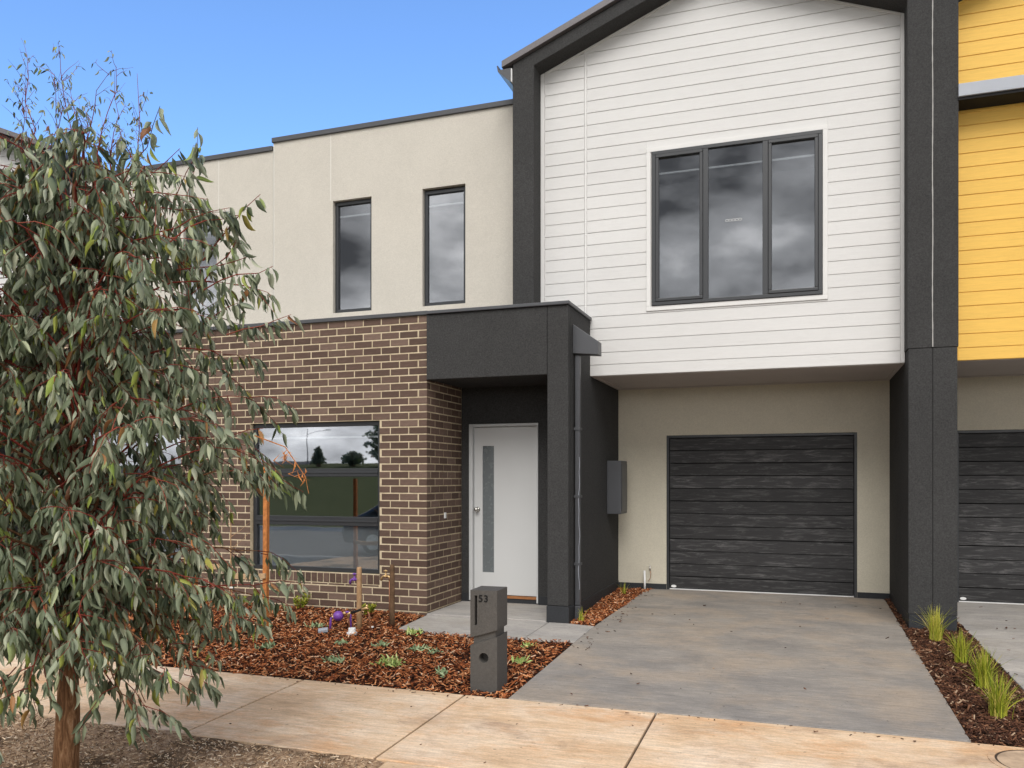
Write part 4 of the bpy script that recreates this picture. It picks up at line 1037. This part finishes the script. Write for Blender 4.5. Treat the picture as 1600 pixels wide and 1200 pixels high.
m.tube([(.06,.02,.17),(.10,.04,.195),(.125,.05,.19),(.135,.05,.15),(.14,.05,-.02)], .012, 10); m.build('pipe', PURPLE, wm, world=False)
m = MB(); m.sm = True; m.ball((.02,0,.155), .055, 18, 12, (1,1,.95)); m.build('meter_body', PURPLE, wm, world=False)
m = MB(); m.sm = True; m.tube([(.065,.02,.172),(.088,.034,.188)], .019, 12); m.tube([(-.03,0,.145),(-.05,-.01,.135)], .018, 12); m.build('collar', BRASS, wm, world=False)
wp = empty('water_meter', (-4.38, 7.48, zg(7.48)), 'brass and copper meter pipework with a black section by the pale post', 'water meter')
m = MB(); m.sm = True; m.tube([(-.03,0,-.02),(-.045,0,.15),(-.04,0,.18)], .0085, 9); m.tube([(.19,.05,-.02),(.165,.05,.19),(.15,.05,.215)], .0085, 9); m.build('pipe', COPPER, wp, world=False)
m = MB(); m.sm = True; m.tube([(-.045,0,.15),(-.045,0,.19),(-.02,0,.20)], .015, 10).tube([(.085,.035,.232),(.14,.05,.25),(.155,.05,.235)], [.014,.016,.014], 10).tube([(.14,.05,.25),(.14,.05,.285)], .011, 8); m.build('fitting', BRASS, wp, world=False)
m = MB(); m.sm = True; m.tube([(-.02,0,.195),(.085,.035,.235)], .013, 12); m.build('hose', BLACK, wp, world=False)
pc = empty('pipe_cap', (-4.35, 7.42, zg(7.42)), 'short white plastic pipe stub with flange in front of the pale post', 'pipe cap')
m = MB(); m.sm = True; m.tube([(0,0,-.02),(0,0,.058)], .038, 20); o = m.build('stub', WPLAST, pc, world=False); bev(o, .003)
m = MB(); m.tube([(0,0,-.01),(0,0,.012)], .055, 20); m.build('flange', WPLAST, pc, world=False)
m = MB().box(-.05, .05, -.035, .035, 0, .03); o = m.build('meter_lid', GREYBEAM); o.location = (-4.66, 7.37, zg(7.37)+.01); o.rotation_euler = (.2, -.1, .5); bev(o, .004)
tag(o, 'small pale grey plastic box lying on bark below the purple meter', 'box')
m = MB(); m.sm = True; m.ball((0,0,.01), .018, 10, 6, (1,1,.7)); o = m.build('white_stone', WPLAST); o.location = (-4.28, 7.72, zg(7.72)); tag(o, 'small round white pebble on bark at the foot of the dark post', 'pebble')
pv = empty('drain_pipe', (-1.995, 11.16, zg(11.16)), 'thin white PVC pipe stub against the beige garage wall', 'pipe')
m = MB(); m.sm = True; m.tube([(0,-.02,-.02),(.0,-.02,.10),(-.005,-.01,.26)], .014, 10); m.build('stub', WPLAST, pv, world=False)
ts = empty('wall_tap', (-1.93, YG-.02, .27), 'small capped hose outlet on the beige wall above the white pipe stub', 'tap')
m = MB(); m.sm = True; m.tube([(0,.02,.03),(0,-.03,.03)], .008, 8).ball((0,-.03,.05), .013, 8, 6).tube([(0,-.03,.045),(0,-.03,-.01)], .010, 8); m.build('valve', STEEL, ts, world=False)
m = MB(); m.sm = True; m.tube([(0,-.03,-.01),(.012,-.03,-.06),(.0,-.02,-.12),(-.03,-.01,-.16)], .004, 6); m.build('hose', COPPER, ts, world=False)
for nme in ('weed',):
    pass
# ------------------------------------------------------------------ across the road (seen mirrored in the windows)
def far_tree(x, y, h, r, label, conif=False):
    T = empty('tree', (x, y, hz(x, y)), label, 'tree', 'trees across the road seen mirrored in the window')
    m = MB(); m.tube([(0,0,-.3),(0,0,h*.5),(0,0,h*.9)], [.22,.15,.05], 8); m.build('trunk', BARK, T, world=False)
    n = 1500; u = RNG.uniform(0, 1, n); z = h*(.18+.82*u); rr = r*(np.sin(np.pi*np.clip(u*.85+.12, 0, 1))**.7 if not conif else (1-u)**.8+.05)
    lump = .75+.35*np.sin(u*23+RNG.uniform(0, 6))
    a = RNG.uniform(0, 6.283, n); q = np.sqrt(RNG.uniform(.1, 1, n))*lump
    P = np.stack([np.cos(a)*rr*q, np.sin(a)*rr*q, z], 1); v, f = leaf_template(3, .1, .3, 0)
    Vv, Fc = scatter(v, f, frames(RNG.normal(0, 1, (n, 3)), a), np.full((n, 3), .22)*RNG.uniform(.6, 1.3, (n, 1)), P)
    link('crown', fastmesh('crown', Vv, Fc, LEAF, True), None, T, world=False)
far_tree(-36.8, -40, 1.5, .6, 'small dark tree mirrored in the middle of the top pane of the ground floor window', True)
far_tree(-31.0, -40, 3.3, 1.5, 'broad leafy tree mirrored at the right edge of the ground floor window')
far_tree(-33.6, -40, 1.0, .9, 'low bushy tree mirrored left of the broad tree in the ground floor window')
lp = empty('street_lamp', (-60.9, -75, hz(-60.9, -75)), 'street lamp post mirrored in the ground floor window', 'street lamp')
MB().tube([(0,0,-.5),(0,0,2.5),(0,0,5.2)], [.09,.07,.05], 10).build('pole', METAL, lp, world=False)
MB().tube([(0,0,4.4),(1.4,0,4.8),(3.0,0,5.0)], .035, 8).build('arm', METAL, lp, world=False)
MB().box(2.9, 3.6, -.12, .12, 4.95, 5.05).build('lamp_head', METAL, lp, world=False, bevel=.03)

hs = empty('house', (-114, -150, -.6), 'distant low house roofline mirrored left of the small tree in the ground floor window', 'house')
MB().box(-12, 12, -6, 6, 0, 3.4).build('wall', BEIGE, hs, world=False)
MB().add([(-13,-7,3.4),(13,-7,3.4),(13,7,3.4),(-13,7,3.4),(-6,0,6.3),(6,0,6.3)],[(0,1,5,4),(1,2,5),(2,3,4,5),(3,0,4),(3,2,1,0)]).build('roof', METAL, hs, world=False)
cr_ = empty('parked_car', (-8.7, -1.6, -.40), 'dark grey parked car mirrored low at the right edge of the ground floor window', 'car')
CARP = plain('car_paint', (.05, .055, .062), .25, .6); GLZ = plain('car_glass', (.02, .022, .025), .08, .7); RUB = plain('tyre_rubber', (.02, .02, .02), .85)
m = MB(); m.xz([(-2.2,.28),(2.2,.28),(2.24,.62),(2.12,.86),(1.35,.98),(.75,1.40),(-.85,1.44),(-1.75,1.02),(-2.2,.90),(-2.28,.55)], -.86, .86); m.build('body', CARP, cr_, world=False, bevel=.08)
for sgn in (-1, 1):
    y0, y1 = (.862, .868) if sgn > 0 else (-.868, -.862)
    MB().xz([(-1.45,1.02),(-.05,1.02),(-.05,1.34),(-.80,1.36)], y0, y1).build('side_window', GLZ, cr_, world=False)
    MB().xz([(.02,1.02),(1.18,1.02),(.70,1.33),(.02,1.34)], y0, y1).build('side_window', GLZ, cr_, world=False)
    for x in (-1.35, 1.38):
        ya, yb = (.70, .885) if sgn > 0 else (-.885, -.70)
        wq = MB().tube([(x,ya,.32),(x,yb,.32)], .32, 24).build('wheel', RUB, cr_, world=False)
        MB().tube([(x,yb+.004,.32) if sgn > 0 else (x,ya-.004,.32),(x,yb-.02,.32) if sgn > 0 else (x,ya+.02,.32)], .20, 20).build('rim', STEEL, wq, world=False)
